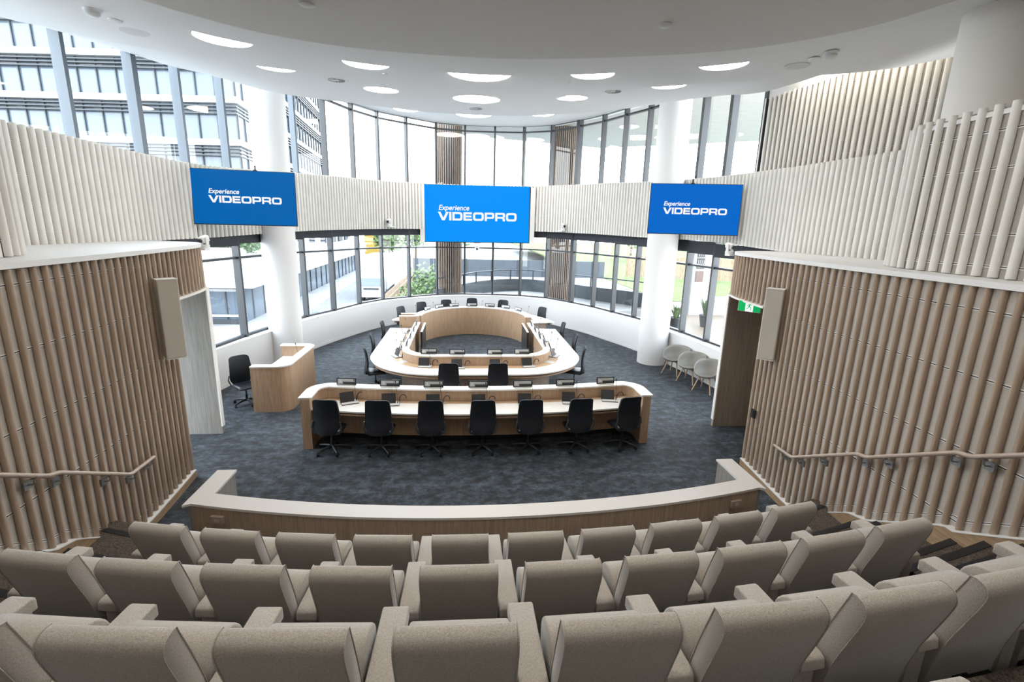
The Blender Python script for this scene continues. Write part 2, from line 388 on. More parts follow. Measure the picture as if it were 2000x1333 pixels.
# ------------------------------------------------------------------ batten helper
def battens(mb, path, z0f, z1f, pitch, wid, dep, side=1, seg=6, phase=.5):
    """half-round battens standing on a plan path; side=+1 puts them on the left of travel"""
    P = resample(path, pitch); N = normals(P)
    for i,(p,n) in enumerate(zip(P,N)):
        n = (n[0]*side, n[1]*side); t = (-n[1], n[0])
        prof = []
        for k in range(seg+1):
            a = PI*k/seg
            u = -math.cos(a)*wid/2; d = math.sin(a)**.8*dep
            prof.append((p[0]+t[0]*u+n[0]*d, p[1]+t[1]*u+n[1]*d))
        prof.append((p[0]+t[0]*wid/2-n[0]*.01, p[1]+t[1]*wid/2-n[1]*.01)); prof.append((p[0]-t[0]*wid/2-n[0]*.01, p[1]-t[1]*wid/2-n[1]*.01))
        mb.prism(prof, z0f(i,p), z1f(i,p))
def joint_lines(mb, path, zs, off0, off1, z0lim=None):
    for z in zs:
        pp = path if z0lim is None else [p for p in path if z0lim(p) < z-.05]
        if len(pp) < 2: continue
        mb.m = 0; mb.strip(pp, off0, off1, z-.014, z-.004); mb.strip(pp, off0, off1, z+.006, z+.012)
        mb.m = 1; mb.strip(pp, off0, off1*.6, z-.004, z+.006)

# ------------------------------------------------------------------ upper slatted band around the room
def band(mb, mbb, mbl, pts):
    xy = [(p[0],p[1]) for p in pts]
    mb.strip(xy, -.22, 0, 0, 0, zf0=lambda i: pts[i][3]+.01, zf1=lambda i: pts[i][2]-.02)
    rp = resample(pts, .15)
    battens(mbb, [(p[0],p[1]) for p in rp], lambda i,p: rp[min(i,len(rp)-1)][3], lambda i,p: rp[min(i,len(rp)-1)][2], .15, .118, .06, -1)
    for f in (.14,.36,.60,.86):
        for a,c,m in ((-.014,-.004,0),(.006,.012,0),(-.004,.006,1)):
            mbl.m = m
            mbl.strip(xy, 0.0, -.004, 0, 0, zf0=lambda i: pts[i][3]+(pts[i][2]-pts[i][3])*f+a, zf1=lambda i: pts[i][3]+(pts[i][2]-pts[i][3])*f+c)
bpts = WS
# travel goes left -> back -> right, so the room lies on the right hand: offsets to the room are negative
def band2(name, pts, label):
    xy = [(p[0],p[1]) for p in pts]
    b = MB(); b.strip(xy, .05, .30, 0, 0, zf0=lambda i: pts[i][3]+.01, zf1=lambda i: pts[i][2]-.015)
    o = struct(b.build(name, [M['cream_felt']], smooth=30), label)
    rp = resample(pts, .15)
    b = MB()
    N = normals([(p[0],p[1]) for p in rp])
    for p,n in zip(rp,N):
        n = (-n[0],-n[1]); t = (-n[1],n[0]); prof = []
        for k in range(7):
            a = PI*k/6; u = -math.cos(a)*.054; d = math.sin(a)**.8*.055-.052
            prof.append((p[0]+t[0]*u+n[0]*d, p[1]+t[1]*u+n[1]*d))
        b.prism(prof, p[3], p[2])
    b.build('batten_cladding', M['cream'], o, smooth=40)
    b = MB()
    for f in (.14,.36,.60,.86):
        for a,c,m in ((-.014,-.004,0),(.006,.012,0),(-.004,.006,1)):
            b.m = m
            b.strip(xy, .046, .06, 0, 0, zf0=lambda i: pts[i][3]+(pts[i][2]-pts[i][3])*f+a, zf1=lambda i: pts[i][3]+(pts[i][2]-pts[i][3])*f+c)
    b.build('joint_strip', [M['line'],M['gap']], o)
    return o
band2('wall_upper', bpts, 'cream half-round batten band running round the chamber between the window rows')

# ------------------------------------------------------------------ timber side walls with door openings
SKR = [(2.0,2.62),(2.77,2.0),(2.9,1.95),(3.87,1.40),(3.98,1.40),(4.9,.84),(5.18,.77),(6.15,.15),(6.35,.13),(12,.13)]
def side_wall(side):
    s = 1 if side == 'right' else -1; ztop = 3.87 if side == 'right' else 3.80
    tw = [(s*x,y) for x,y in TWs]; fa = [(s*x,y) for x,y in FASs]
    off = s  # path runs away from camera; room is on the left for the right wall
    lab = 'tall wall of rounded brown timber battens beside the seating, %s side' % side
    def o(v): return v*off
    # backing panel
    b = MB(); b.strip(tw, o(-.02), o(-.20), 0, ztop)
    root = struct(b.build('wall_'+side, M['felt'], smooth=30), lab)
    b = MB(); b.strip(fa, o(-.02), o(-.20), 3.02, ztop); b.build('door_fascia', M['felt'], root, smooth=30)
    # battens
    b = MB()
    battens(b, tw[6:], lambda i,p: lerp1(SKR,p[1])+.01, lambda i,p: ztop-.03, .15, .058, .03, s)
    battens(b, fa, lambda i,p: 3.04, lambda i,p: ztop-.03, .15, .058, .03, s)
    b.build('batten_cladding', M['batten'], root, smooth=40)
    b = MB()
    joint_lines(b, tw[6:], (3.62,2.97,2.22,1.47), o(-.025), o(-.012), lambda p: lerp1(SKR,p[1]))
    joint_lines(b, fa, (3.60,3.10), o(-.025), o(-.012))
    # joint following the skirting
    pp = resample(tw[6:], .08)
    for a,c,m in ((.10,.11,0),(.12,.126,0),(.11,.12,1)):
        b.m = m; b.strip(pp, o(-.025), o(-.012), 0, 0, zf0=lambda i: lerp1(SKR,pp[i][1])+a, zf1=lambda i: lerp1(SKR,pp[i][1])+c)
    b.build('joint_strip', [M['line'],M['gap']], root)
    # skirting
    b = MB(); b.strip(pp, o(-.03), o(.055), 0, 0, zf0=lambda i: max(0,lerp1(SKR,pp[i][1])-.26), zf1=lambda i: lerp1(SKR,pp[i][1])-.012)
    sk = struct(b.build('baseboard_'+side, M['oak_dark']), 'raked oak skirting along the aisle steps')
    b = MB(); b.strip(pp, o(-.03), o(.06), 0, 0, zf0=lambda i: lerp1(SKR,pp[i][1])-.012, zf1=lambda i: lerp1(SKR,pp[i][1])+.006)
    b.build('trim_strip', M['line'], sk)
    # white top and thin edge
    top = [p for p in tw if p[1] > 1]+fa
    outer = [(s*7.0,10.4),(s*7.0,1.0)]
    b = MB(); b.prism(top+outer, ztop-.005, ztop+.03)
    b.build('wall_top', M['white'], root)
    b = MB(); b.strip(top, o(-.03), o(.04), ztop-.025, ztop+.035); b.build('edge_trim', M['white'], root, smooth=30)
    b = MB(); b.strip(fa, o(-.2), o(.05), 3.0, 3.035); b.build('soffit_trim', M['warm_white'], root, smooth=30)
    # opening: soffit, far jamb, near reveal, back of corridor
    dn = 'door_1' if side == 'left' else 'door_2'
    jm = M['grey_oak'] if side == 'left' else M['brown_oak']
    b = MB(); b.box(min(s*5.26,s*6.9), max(s*5.26,s*6.9), 9.72, 9.80, 0, 3.01)
    d = struct(b.build(dn, jm), ('pale grey' if side == 'left' else 'dark smoked')+' timber lined doorway through the batten wall')
    b = MB(); b.box(min(s*5.245,s*5.27), max(s*5.245,s*5.27), 9.715, 9.81, .16, 3.01); b.build('jamb_edge', M['cap'], d)
    b = MB(); b.box(min(s*5.0,s*6.9), max(s*5.0,s*6.9), 7.8, 7.93, 0, 3.01); b.build('jamb', jm, d)
    b = MB(); b.prism(fa[:-8]+[(s*6.9,9.9),(s*6.9,7.9)], 3.03, 3.06); b.build('door_soffit', jm, d)
    if side == 'right':
        b = MB(); b.box(6.85, 6.9, 7.9, 9.75, 0, 3.03); b.build('corridor_end', jm, d)
    return root
side_wall('left'); side_wall('right')

# nearer cream slatted volumes above the batten walls
def near_volume(side):
    s = 1 if side == 'right' else -1
    path = [(s*x,y) for x,y in smoothpath([(5.06,-3),(5.08,1.0),(5.10,3.0),(5.13,4.6),(5.2,5.55),(5.36,6.05),(5.66,6.4),(6.1,6.55),(6.8,6.6)],6)]
    off = s
    b = MB(); b.strip(path, -.02*off, -.2*off, 3.83, 5.62)
    root = struct(b.build('wall_upper_'+side, M['cream_felt'], smooth=30), 'cream batten balustrade nearer the camera, above the %s timber wall' % side)
    b = MB(); battens(b, path, lambda i,p: 3.84 if s < 0 else 3.91, lambda i,p: 5.65, .175, .085, .045, s); b.build('batten_cladding', M['cream'], root, smooth=40)
    b = MB(); joint_lines(b, path, (5.4,5.02,4.35,4.02), -.025*off, -.01*off); b.build('joint_strip', [M['line'],M['gap']], root)
    b = MB(); b.prism(path+[(s*7.2,6.6),(s*7.2,-3)], 5.55, 5.6); b.build('wall_top', M['white'], root)
near_volume('left'); near_volume('right')

# tall cream slatted wall on the right above the band
pth = smoothpath([(7.09,12.35),(7.25,11.0),(7.45,9.6),(7.7,8.2),(7.95,7.0),(8.1,6.0)],5)[::-1]
def cz(y): return 7.53
b = MB(); b.strip(pth, -.02, -.2, 3.8, 0, zf1=lambda i: cz(pth[i][1])-.02, zf0=lambda i: 3.8)
o = struct(b.build('wall_gallery', M['cream_felt'], smooth=30), 'tall cream batten wall behind the right end of the band')
b = MB(); battens(b, pth, lambda i,p: 5.0, lambda i,p: cz(p[1]), .15, .085, .05, 1); b.build('batten_cladding', M['cream'], o, smooth=40)
b = MB(); joint_lines(b, pth, (7.3,6.62,5.95), -.025, -.012); b.build('joint_strip', [M['line'],M['gap']], o)
b = MB(); b.strip(pth, .0, -.25, 7.5, 8.5); b.build('bulkhead', M['white'], o, smooth=30)

cv = [(p[0]-.22,p[1]) for p in pth]
b = MB(); b.tube([(p[0],p[1],7.95) for p in cv if p[1] < 11.2], .04, 8)
t = tag(b.build('cove_light', M['lamp2']), 'hidden strip light washing the tall cream wall from above', 'light')
# closing walls out of the picture
b = MB(); b.box(-8.2,8.4,-3.2,-3.0,0,8.8); struct(b.build('wall_rear', M['warm_white']))
b = MB(); b.box(-7.75,-7.55,-3,6.1,0,8.8); struct(b.build('wall_side', M['white']))
b = MB(); b.box(8.1,8.3,-3,6.1,0,8.8); struct(b.build('wall_side', M['white']))

# ------------------------------------------------------------------ pillars
for x,lab in ((-5.77,'white round pillar on the left, behind the left monitor'),(5.88,'white round pillar on the right, beside the tub chairs')):
    b = MB(); b.lathe([(.47,0),(.47,8.6)], (x,15.04,0), 48)
    struct(b.build('column', M['white'], smooth=40), lab)
b = MB(); b.lathe([(.55,3.8),(.55,7.6)], (6.14,5.79,0), 56)
struct(b.build('column', M['warm_white'], smooth=40), 'large white round column at the upper right corner')

# ------------------------------------------------------------------ ceiling layers (each nearer layer hangs lower)
def scalept(p, z0, z1):
    f = (z1-4.3)/(z0-4.3); return (-.357+(p[0]+.357)*f, p[1]*f)
E1 = [(-5.88,9.98),(-5.47,10.37),(-4.46,11.14),(-3.11,11.64),(-1.55,11.85),(0.69,11.81),(2.86,11.31),(4.80,10.61),(5.96,9.85),(6.78,8.97),(7.22,7.97)]
E2 = [(-7.35,10.73),(-6.63,11.35),(-5.86,12.11),(-4.55,12.84),(-3.18,13.38),(-1.11,13.79),(0.87,13.76),(2.47,13.36),(3.96,12.82),(5.54,12.05),(6.83,11.14),(7.39,10.35),(7.83,9.60),(8.36,8.85)]
ZA, ZB_, ZC, ZD, ZE = 6.75, 6.93, 7.08, 7.48, 8.55
eA = [scalept(p,7.9,ZA) for p in E1]; eB = [scalept(p,8.1,ZB_) for p in E2]
E3 = [(-6.50,14.75),(-5.20,15.11),(-4.09,15.56),(-2.26,15.95),(-0.6,16.05),(1.06,15.88),(3.28,15.29),(5.17,14.75),(5.97,14.33),(7.72,13.49),(8.76,12.93),(9.46,12.57)]
eC = [scalept(p,8.6,ZC) for p in ((-10.82,13.41),(-10.24,13.89),(-9.29,14.69))]+[scalept(p,8.3,ZC) for p in E3]
E4 = [(-7.23,17.84),(-6.38,18.62),(-5.00,19.17),(-2.87,19.87),(-2.05,20.19),(-0.60,20.30),(0.69,20.28),(2.15,19.95),(2.88,19.60),(4.21,18.96),(5.36,18.06)]
eD = [scalept(p,8.6,ZD) for p in ((-9.7,14.3),(-9.29,14.69),(-9.2,15.3),(-9.05,16.4),(-8.18,17.3))]+[scalept(p,8.45,ZD) for p in E4]+[scalept(p,8.6,ZD) for p in ((7.2,17.0),(8.09,16.31),(8.95,15.85))]
LAY = {}
def ext_edge(edge, pre, post): return smoothpath(list(pre)+list(edge)+list(post), 6)
def dist_poly(p, P):
    best = 1e9
    for a,c in zip(P[:-1],P[1:]):
        dx, dy = c[0]-a[0], c[1]-a[1]; t = max(0,min(1,((p[0]-a[0])*dx+(p[1]-a[1])*dy)/max(1e-9,dx*dx+dy*dy)))
        best = min(best, math.hypot(p[0]-a[0]-t*dx, p[1]-a[1]-t*dy))
    return best
def surf_z(k, p):
    prev, own, lo, hi = LAY[k]
    if prev is None: return lo
    a, c = dist_poly(p,prev), dist_poly(p,own)
    return lo+(hi-lo)*a/max(1e-6,a+c)
def on_layer(k, p, z0):
    """slides a point of the level z0 along its sight line until it lies on the tilted layer k"""
    q, z = p, z0
    for _ in range(12):
        z = surf_z(k,q); q = scalept(p,z0,z)
    return q[0], q[1], z
def layer(k, prev, e, lo, hi, m, lab, ext):
    LAY[k] = (prev, e, lo, hi); b = MB()
    if prev is None:
        poly = [(-ext,-3),(-ext,e[0][1])]+e+[(ext,e[-1][1]),(ext,-3)]
        poly = [(-ext,-3)]+e+[(ext,-3)]
        b.prism(poly, lo, 8.75)
    else:
        n = 72
        E = resample(e, 1e9 if False else sum(math.hypot(c[0]-a[0],c[1]-a[1]) for a,c in zip(e[:-1],e[1:]))/n)
        # inner line: the nearest point of the layer before, pulled a little under it
        P = resample(prev, sum(math.hypot(c[0]-a[0],c[1]-a[1]) for a,c in zip(prev[:-1],prev[1:]))/n)
        rows = []
        for o,i in zip(E,P):
            d = Vector((o[0]-i[0],o[1]-i[1])); dl = max(d.length,1e-3)
            sl = (hi-lo)/max(dl,.6)
            i2 = (i[0]-d.x/dl*.3, i[1]-d.y/dl*.3)
            rows += [(i2[0],i2[1],lo-sl*.3*0), (i[0],i[1],lo), (o[0],o[1],hi), (o[0],o[1],8.75)]
        b.grid(rows, n+1, 4)
    return struct(b.build('ceiling', m, smooth=25), lab)
eA_ = ext_edge(eA,[(-6.6,3.0),(-5.5,5.6)],[(5.25,4.2),(5.6,2.0)])
eB_ = ext_edge(eB,[(-7.4,3.5),(-6.4,6.4)],[(6.4,4.8),(6.8,2.5)])
eC_ = ext_edge(eC,[(-7.9,5.5),(-7.45,7.8)],[(6.92,8.38),(7.30,7.79),(8.0,6.5)])
eD_ = ext_edge(eD,[(-8.0,8.0)],[(6.85,10.6),(7.05,9.4),(7.35,8.3),(8.0,7.0)])
layer('A', None, eA_, ZA, ZA, M['ceil_shaded'], 'central ceiling sweep nearest the camera, shade painted in', 8.0)
layer('B', eA_, eB_, ZA+.13, ZB_, M['ceil'], 'second curved ceiling layer', 8.0)
layer('C', eB_, eC_, ZB_+.05, ZC, M['ceil'], 'third curved ceiling layer with half-hidden discs', 8.0)
layer('D', eC_, eD_, ZC+.05, ZD, M['ceil'], 'fourth curved ceiling layer with the full round lights', 8.0)
b = MB(); b.prism([(-8.2,-3),(8.4,-3),(8.4,13)]+[(x*1.03,y+.12) for x,y in G[::-1]]+[(-8.2,6)], ZE, 8.9)
struct(b.build('ceiling', M['ceil']), 'outermost ceiling ring meeting the window heads')

def ceiling_light(x, y, z, r, lab, tilt=0):
    t = thing('ceiling_light', lab, 'ceiling light', (x,y,z), 0, 'round ceiling lights')
    t.rotation_euler = Matrix.Rotation(tilt, 3, Vector((y-1,-x,0)).normalized()).to_euler() if tilt else (0,0,0)
    b = MB(); b.lathe([(r+.03,.0),(r+.03,-.012),(r,-.014),(r,.0)], n=48, cap=False); b.build('rim', M['white'], t, smooth=40)
    b = MB(); b.lathe([(r,-.006),(.01,-.006)], n=48, cap=False); b.build('diffuser', M['lamp'], t)
    return t
def pl(p, z0, z): return scalept(p, z0, z)
for k,z,LL in (('C',ZC,(((-4.17,8.97),.42,'round ceiling light half hidden above the left window wall'),((-2.11,9.77),.41,'half-hidden ceiling light left of the large centre pair'),((-.08,9.96),.60,'large half-hidden ceiling light directly in front of the biggest full disc'),
                ((1.99,9.63),.40,'half-hidden ceiling light to the right of the large centre pair'),((4.0,8.67),.40,'half-hidden ceiling light nearest the right cream batten wall'))),
             ('D',ZD,(((-4.36,11.8),.41,'thin sliver of a ceiling light above the left pillar'),((-2.39,13.25),.41,'full round ceiling light on the left of three'),((-.05,13.66),.60,'biggest full round ceiling light in the centre'),
                ((2.32,13.03),.39,'full round ceiling light on the right of three'),((4.19,11.49),.39,'thin sliver of a ceiling light above the right monitor'))),
             (None,ZE,(((-2.53,20.26),.52,'far ceiling light sliver left of the centre one at the back windows'),((.0,20.56),.72,'far ceiling light sliver above the centre screen'),((2.57,19.9),.52,'far ceiling light sliver right of the centre one at the back windows')))):
    for q,r,lab in LL:
        if k:
            w_ = on_layer(k,q,z); f = (w_[2]-4.3)/(z-4.3); hz = (surf_z(k,(w_[0],w_[1]+.3))-surf_z(k,(w_[0],w_[1]-.3)))/.6
            ceiling_light(w_[0],w_[1],w_[2],r*f,lab,math.atan(max(0,min(.12,math.hypot(hz,hz*w_[0]/w_[1])))))
        else: ceiling_light(q[0],q[1],z,r,lab)
for x,y,r,lab in ((-2.9,-1.6,.3,'unseen fill light above the rear seats, left'),(2.9,-1.6,.3,'unseen fill light above the rear seats, right'),(-2.9,4.3,.35,'unseen fill light over the front seat row, left'),(0,4.8,.35,'unseen fill light over the front seat row, middle'),(2.9,4.3,.35,'unseen fill light over the front seat row, right'),(-1.6,2.3,.36,'unseen fill light over the upper seat rows, left'),(1.6,2.3,.36,'unseen fill light over the upper seat rows, right')): ceiling_light(x,y,ZA,r,lab)  # lamps added out of view to brighten the seats and nearby walls

def vent(x, y, z, r, lab):
    t = thing('air_vent', lab, 'vent', (x,y,z), 0, 'round ceiling air vents')
    b = MB(); b.lathe([(r,0),(r,-.012),(r*.72,-.02),(r*.72,.0)], n=40, cap=False); b.build('rim', M['white'], t, smooth=40)
    b = MB(); b.lathe([(r*.73,-.003),(.01,-.003)], n=32, cap=False); b.build('backing', M['dark'], t)
    b = MB()
    for k in range(16):
        a = 2*PI*k/16; b.obox((math.cos(a)*r*.5,math.sin(a)*r*.5,-.012),(math.cos(a),math.sin(a),0),(-math.sin(a),math.cos(a),.3),(0,0,1),r*.44,.022,.01)
    b.lathe([(r*.25,-.02),(.005,-.022)], n=20, cap=False); b.build('vane', M['lt_grey'], t)
for p,lab in (((-4.19,16.39),'louvred round air vent by the left pillar head'),((.047,19.15),'louvred round air vent beyond the biggest ceiling light'),((4.2,15.94),'louvred round air vent left of the right pillar head')):
    q = on_layer('D',pl(p,8.45,ZD),ZD); vent(q[0],q[1],q[2],.24,lab)
def ceil_disc(name, x, y, z, r, h, lab, cat, m='white'):
    b = MB(); b.lathe([(r,0),(r,-h*.6),(r*.7,-h),(.002,-h)], n=28)
    return tag(b.build(name, M[m], smooth=40, loc=(x,y,z)), lab, cat)
for p,lab in (((-7.69,12.86),'flat blank ceiling cover near the upper left windows'),((7.75,12.37),'flat grey ceiling cover near the right batten wall')):
    q = on_layer('C',pl(p,8.3,ZC),ZC); ceil_disc('speaker_cover', q[0],q[1],q[2],.19,.008,lab,'speaker','lt_grey')
for p,lab in (((-7.68,12.22),'small disc sensor beside the smoke detector, upper left'),((-2.54,14.97),'tiny sensor between the two left ceiling lights'),((2.57,14.75),'tiny sensor above the right full ceiling light'),((7.78,11.80),'small disc sensor beside the smoke detector, upper right')):
    q = on_layer('C',pl(p,8.3,ZC),ZC); ceil_disc('ceiling_sensor', q[0],q[1],q[2],.085 if abs(p[0]) > 5 else .05,.025,lab,'sensor')
for p,lab in (((-3.04,9.66),'round disc sensor on the central ceiling sweep, left of centre'),((3.23,9.46),'round disc sensor on the central ceiling sweep, right of centre')):
    q = pl(p,7.9,ZA); ceil_disc('ceiling_sensor', q[0],q[1],ZA,.085,.03,lab,'sensor','lt_grey')
for p,lab in (((-7.78,11.71),'white smoke detector on the upper left ceiling'),((7.85,11.34),'white smoke detector on the upper right ceiling')):
    q = on_layer('C',pl(p,8.3,ZC),ZC)
    t = thing('smoke_detector', lab, 'smoke detector', q)
    b = MB(); b.lathe([(.10,0),(.10,-.03),(.085,-.035)], n=28); b.build('base', M['white'], t, smooth=40)
    b = MB(); b.lathe([(.08,-.03),(.085,-.065),(.06,-.085),(.002,-.088)], n=28); b.build('head', M['lt_grey'], t, smooth=40)

# ------------------------------------------------------------------ windows (each bay its own)
def bay(n, a, c, z0, z1, tr, thick=1.0, blind=False, lower=True, m='frame'):
    a = Vector((a[0],a[1],0)); c = Vector((c[0],c[1],0)); d = (c-a); L = d.length; d.normalize()
    nin = Vector((d.y,-d.x,0))   # to the room (travel left -> right round the back)
    mid = (a+c)/2
    root = sroot('window_%d' % n, ('lower' if lower else 'upper')+' window bay of the curved glazed wall', (mid.x,mid.y,z0))
    base = Vector((mid.x,mid.y,z0))
    up = Vector((0,0,1))
    b = MB(); P = [a-base+up*z0, c-base+up*z0, c-base+up*z1, a-base+up*z1]; b.add(P,[(0,1,2,3)]); b.build('pane', M['glass'], root)
    b = MB(); b.obox(a-base+nin*.04+up*((z0+z1)/2), d, nin, up, .075*thick, .20, z1-z0); b.build('mullion', M[m], root)
    b = MB()
    for z in tr: b.obox(mid-base+nin*.03+up*z, d, nin, up, L, .11, .06)
    b.obox(mid-base+nin*.03+up*(z0+.03), d, nin, up, L, .12, .06); b.obox(mid-base+nin*.03+up*(z1-.03), d, nin, up, L, .12, .06)
    b.build('transom', M[m], root)
    if blind:
        b = MB(); b.obox(mid-base+nin*.10+up*(lerp1(blz,mid.y)-(.13 if mid.x < 0 else .08)), d, nin, up, L*.965, .08, .27 if mid.x < 0 else .37); b.build('blind', M['blind'], root)
    return root
wn = 0
blz = [(8,3.78),(12.8,3.84),(14.2,3.90),(17,3.98),(20,4.04),(23,4.09)]
for i in range(len(G)-1):
    a, c = G[i], G[i+1]
    th = 2.6 if i == 17 else 1.0
    zt = lerp1([(6,8.5),(24,8.7)], a[1])
    if (a[0] < 0 and a[1] > 7.9) or c[1] > 12:
        wn += 1; bay(wn, a, c, SILL, 4.12, (3.27,), th, True, True)
wn += 1; bay(wn, (7.09,12.40), (7.22,10.9), SILL, 4.12, (3.27,), 1, True, True)
for i in range(len(G)-1):
    a, c = G[i], G[i+1]
    th = 2.6 if i == 17 else (1.7 if i == 3 or i >= 21 else 1.0)
    wn += 1; bay(wn, a, c, 5.2, 8.6, (8.32,), th, False, False, 'frame_skylit' if i < 8 else 'frame')
# right-hand return: last mullions
b = MB(); b.box(7.05,7.2,12.3,12.42,5.2,8.6); struct(b.build('trim_1', M['frame']))

# ------------------------------------------------------------------ lettering
def fillet(poly, rs, n=5):
    out = []; m = len(poly)
    for i in range(m):
        p = Vector(poly[i]); r = rs[i] if isinstance(rs,(list,tuple)) else rs
        if not r: out.append(tuple(p)); continue
        a = (Vector(poly[i-1])-p); c = (Vector(poly[(i+1) % m])-p); a.normalize(); c.normalize()
        A = p+a*r; C = p+c*r
        for k in range(n+1):
            t = k/n; out.append(tuple(A*(1-t)**2+p*2*t*(1-t)+C*t*t))
    return out
def letters():
    S = .27; sh = []
    def rr(x0,y0,x1,y1,r): return fillet([(x0,y0),(x1,y0),(x1,y1),(x0,y1)], r)
    x = 0; g = .13
    sh.append([[(x,1),(x+.36,1),(x+.74,.30),(x+1.12,1),(x+1.48,1),(x+.92,0),(x+.56,0)]]); x += 1.48+g*.4
    sh.append([[(x,0),(x+.30,0),(x+.30,1),(x,1)]]); x += .30+g
    sh.append([fillet([(x,0),(x+1.38,0),(x+1.38,1),(x,1)],[0,.36,.36,0]), fillet([(x+.30,.24),(x+1.08,.24),(x+1.08,.76),(x+.30,.76)],[0,.16,.16,0])]); x += 1.38+g
    sh.append([[(x,0),(x+1.18,0),(x+1.18,.24),(x+.30,.24),(x+.30,.39),(x+1.1,.39),(x+1.1,.61),(x+.30,.61),(x+.30,.76),(x+1.16,.76),(x+1.16,1),(x,1)]]); x += 1.18+g
    sh.append([rr(x,0,x+1.48,1,.36), rr(x+.30,.24,x+1.18,.76,.16)]); x += 1.48+g
    sh.append([[(x,0),(x+.30,0),(x+.30,.27)]+fillet([(x+.30,.27),(x+1.32,.27),(x+1.32,1),(x,1)],[0,.28,.28,0])[1:], fillet([(x+.30,.49),(x+1.02,.49),(x+1.02,.77),(x+.30,.77)],[0,.1,.1,0])]); x += 1.32+g
    sh.append([[(x,0),(x+.30,0),(x+.30,.30),(x+.86,.30)]+[(x+1.04,.22),(x+1.06,0),(x+1.36,0),(x+1.34,.28),(x+1.22,.40)]+fillet([(x+1.36,.42),(x+1.36,1),(x,1)],[.12,.28,0]), fillet([(x+.30,.52),(x+1.06,.52),(x+1.06,.77),(x+.30,.77)],[0,.1,.1,0])]); x += 1.36+g
    sh.append([rr(x,0,x+1.48,1,.36), rr(x+.30,.24,x+1.18,.76,.16)]); x += 1.48
    return sh, x
def to_mesh(o):
    bpy.context.view_layer.update()
    me = bpy.data.meshes.new_from_object(o); nm, par, mw, sc, ro, lo = o.name, o.parent, 0, tuple(o.scale), tuple(o.rotation_euler), tuple(o.location)
    bpy.data.objects.remove(o); n = bpy.data.objects.new('lettering', me); COL.objects.link(n)
    n.parent = par; n.scale = sc; n.rotation_euler = ro; n.location = lo
def wordmark(parent, x0, x1, zb, zt, y, m):
    sh, wdt = letters(); fx = (x1-x0)/wdt; fz = zt-zb
    cu = bpy.data.curves.new('lettering','CURVE'); cu.dimensions = '2D'; cu.fill_mode = 'BOTH'; cu.extrude = .002
    for shape in sh:
        for poly in shape:
            sp = cu.splines.new('POLY'); sp.points.add(len(poly)-1); sp.use_cyclic_u = True
            for p,q in zip(sp.points, poly): p.co = (q[0]*fx, q[1]*fz, 0, 1)
    cu.materials.append(m); o = bpy.data.objects.new('lettering', cu); COL.objects.link(o); o.parent = parent
    o.location = (x0,y,zb); o.rotation_euler = (PI/2,0,0); to_mesh(o)
def tagline(parent, x0, x1, zb, zt, y, m):
    cu = bpy.data.curves.new('lettering','FONT'); cu.body = 'Experience'; cu.size = 1; cu.shear = .22; cu.offset = .022; cu.extrude = .002
    cu.materials.append(m); o = bpy.data.objects.new('lettering', cu); COL.objects.link(o); o.parent = parent
    bpy.context.view_layer.update()
    wd = max(.1, o.dimensions.x); s = (x1-x0)/wd
    o.scale = (s,s*1.03,s); o.location = (x0,y,zb); o.rotation_euler = (PI/2,0,0); to_mesh(o)
def monitor(lab, loc, yaw, tilt, W_, H_, m, arm, bez=.014):
    t = thing('monitor', lab, 'screen', loc); t.rotation_euler = (tilt,0,yaw)
    b = MB(); b.box(-W_/2,W_/2,0,.06,-H_/2,H_/2); b.build('casing', M['black'], t, bevel=.006)
    b = MB(); b.box(-W_/2+bez,W_/2-bez,-.004,.0,-H_/2+bez*1.3,H_/2-bez); b.build('display', m, t)
    return t
# left, right monitors and the centre LED wall
tl = monitor('wide blue wall monitor in front of the left pillar', (-5.50,12.43,4.778), math.radians(8.2), math.radians(-4.3), 2.237, 1.258, M['tv_blue_l'], 0)
tr_ = monitor('wide blue wall monitor in front of the right pillar', (5.47,12.24,4.832), -math.radians(13.4), math.radians(-3.5), 2.237, 1.258, M['tv_blue_r'], 0)
for t in (tl,tr_):
    wordmark(t, -2.237/2+2.237*.155, -2.237/2+2.237*.855, -.125, .035, -.006, M['tv_white'])
    tagline(t, -2.237/2+2.237*.155, -2.237/2+2.237*.445, .085, .19, -.006, M['tv_white'])
for s,t in ((1,tl),(-1,tr_)):
    b = MB(); b.box(-.25,.25,.06,.12,-.25,.25); b.box(s*.06-.05,s*.06+.05,.1,2.15,-.06,.06); b.build('wall_bracket', M['black'], t)
    b = MB(); b.tube([(.24 if s > 0 else -.08,.08,.55),(.24 if s > 0 else -.08,.08,.76)], .02, 8); b.box((.24 if s > 0 else -.08)-.04,(.24 if s > 0 else -.08)+.04,.06,.1,.60,.66); b.build('antenna', M['black'], t)
led = thing('led_wall', 'large bright blue screen at the centre of the batten band', 'screen', (.235,22.0,4.756)); led.rotation_euler = (0,math.radians(-.6),0)
LW, LH = 4.62, 2.44
b = MB(); b.box(-LW/2,LW/2,0,.16,-LH/2,LH/2); b.build('casing', M['black'], led)
b = MB(); b.box(-LW/2+.012,LW/2-.03,-.006,0,-LH/2+.03,LH/2-.01); b.build('display', M['led_blue'], led)
wordmark(led, -LW/2+LW*.125, -LW/2+LW*.872, -.275, .085, -.009, M['tv_white'])
tagline(led, -LW/2+LW*.13, -LW/2+LW*.418, .165, .40, -.009, M['tv_white'])
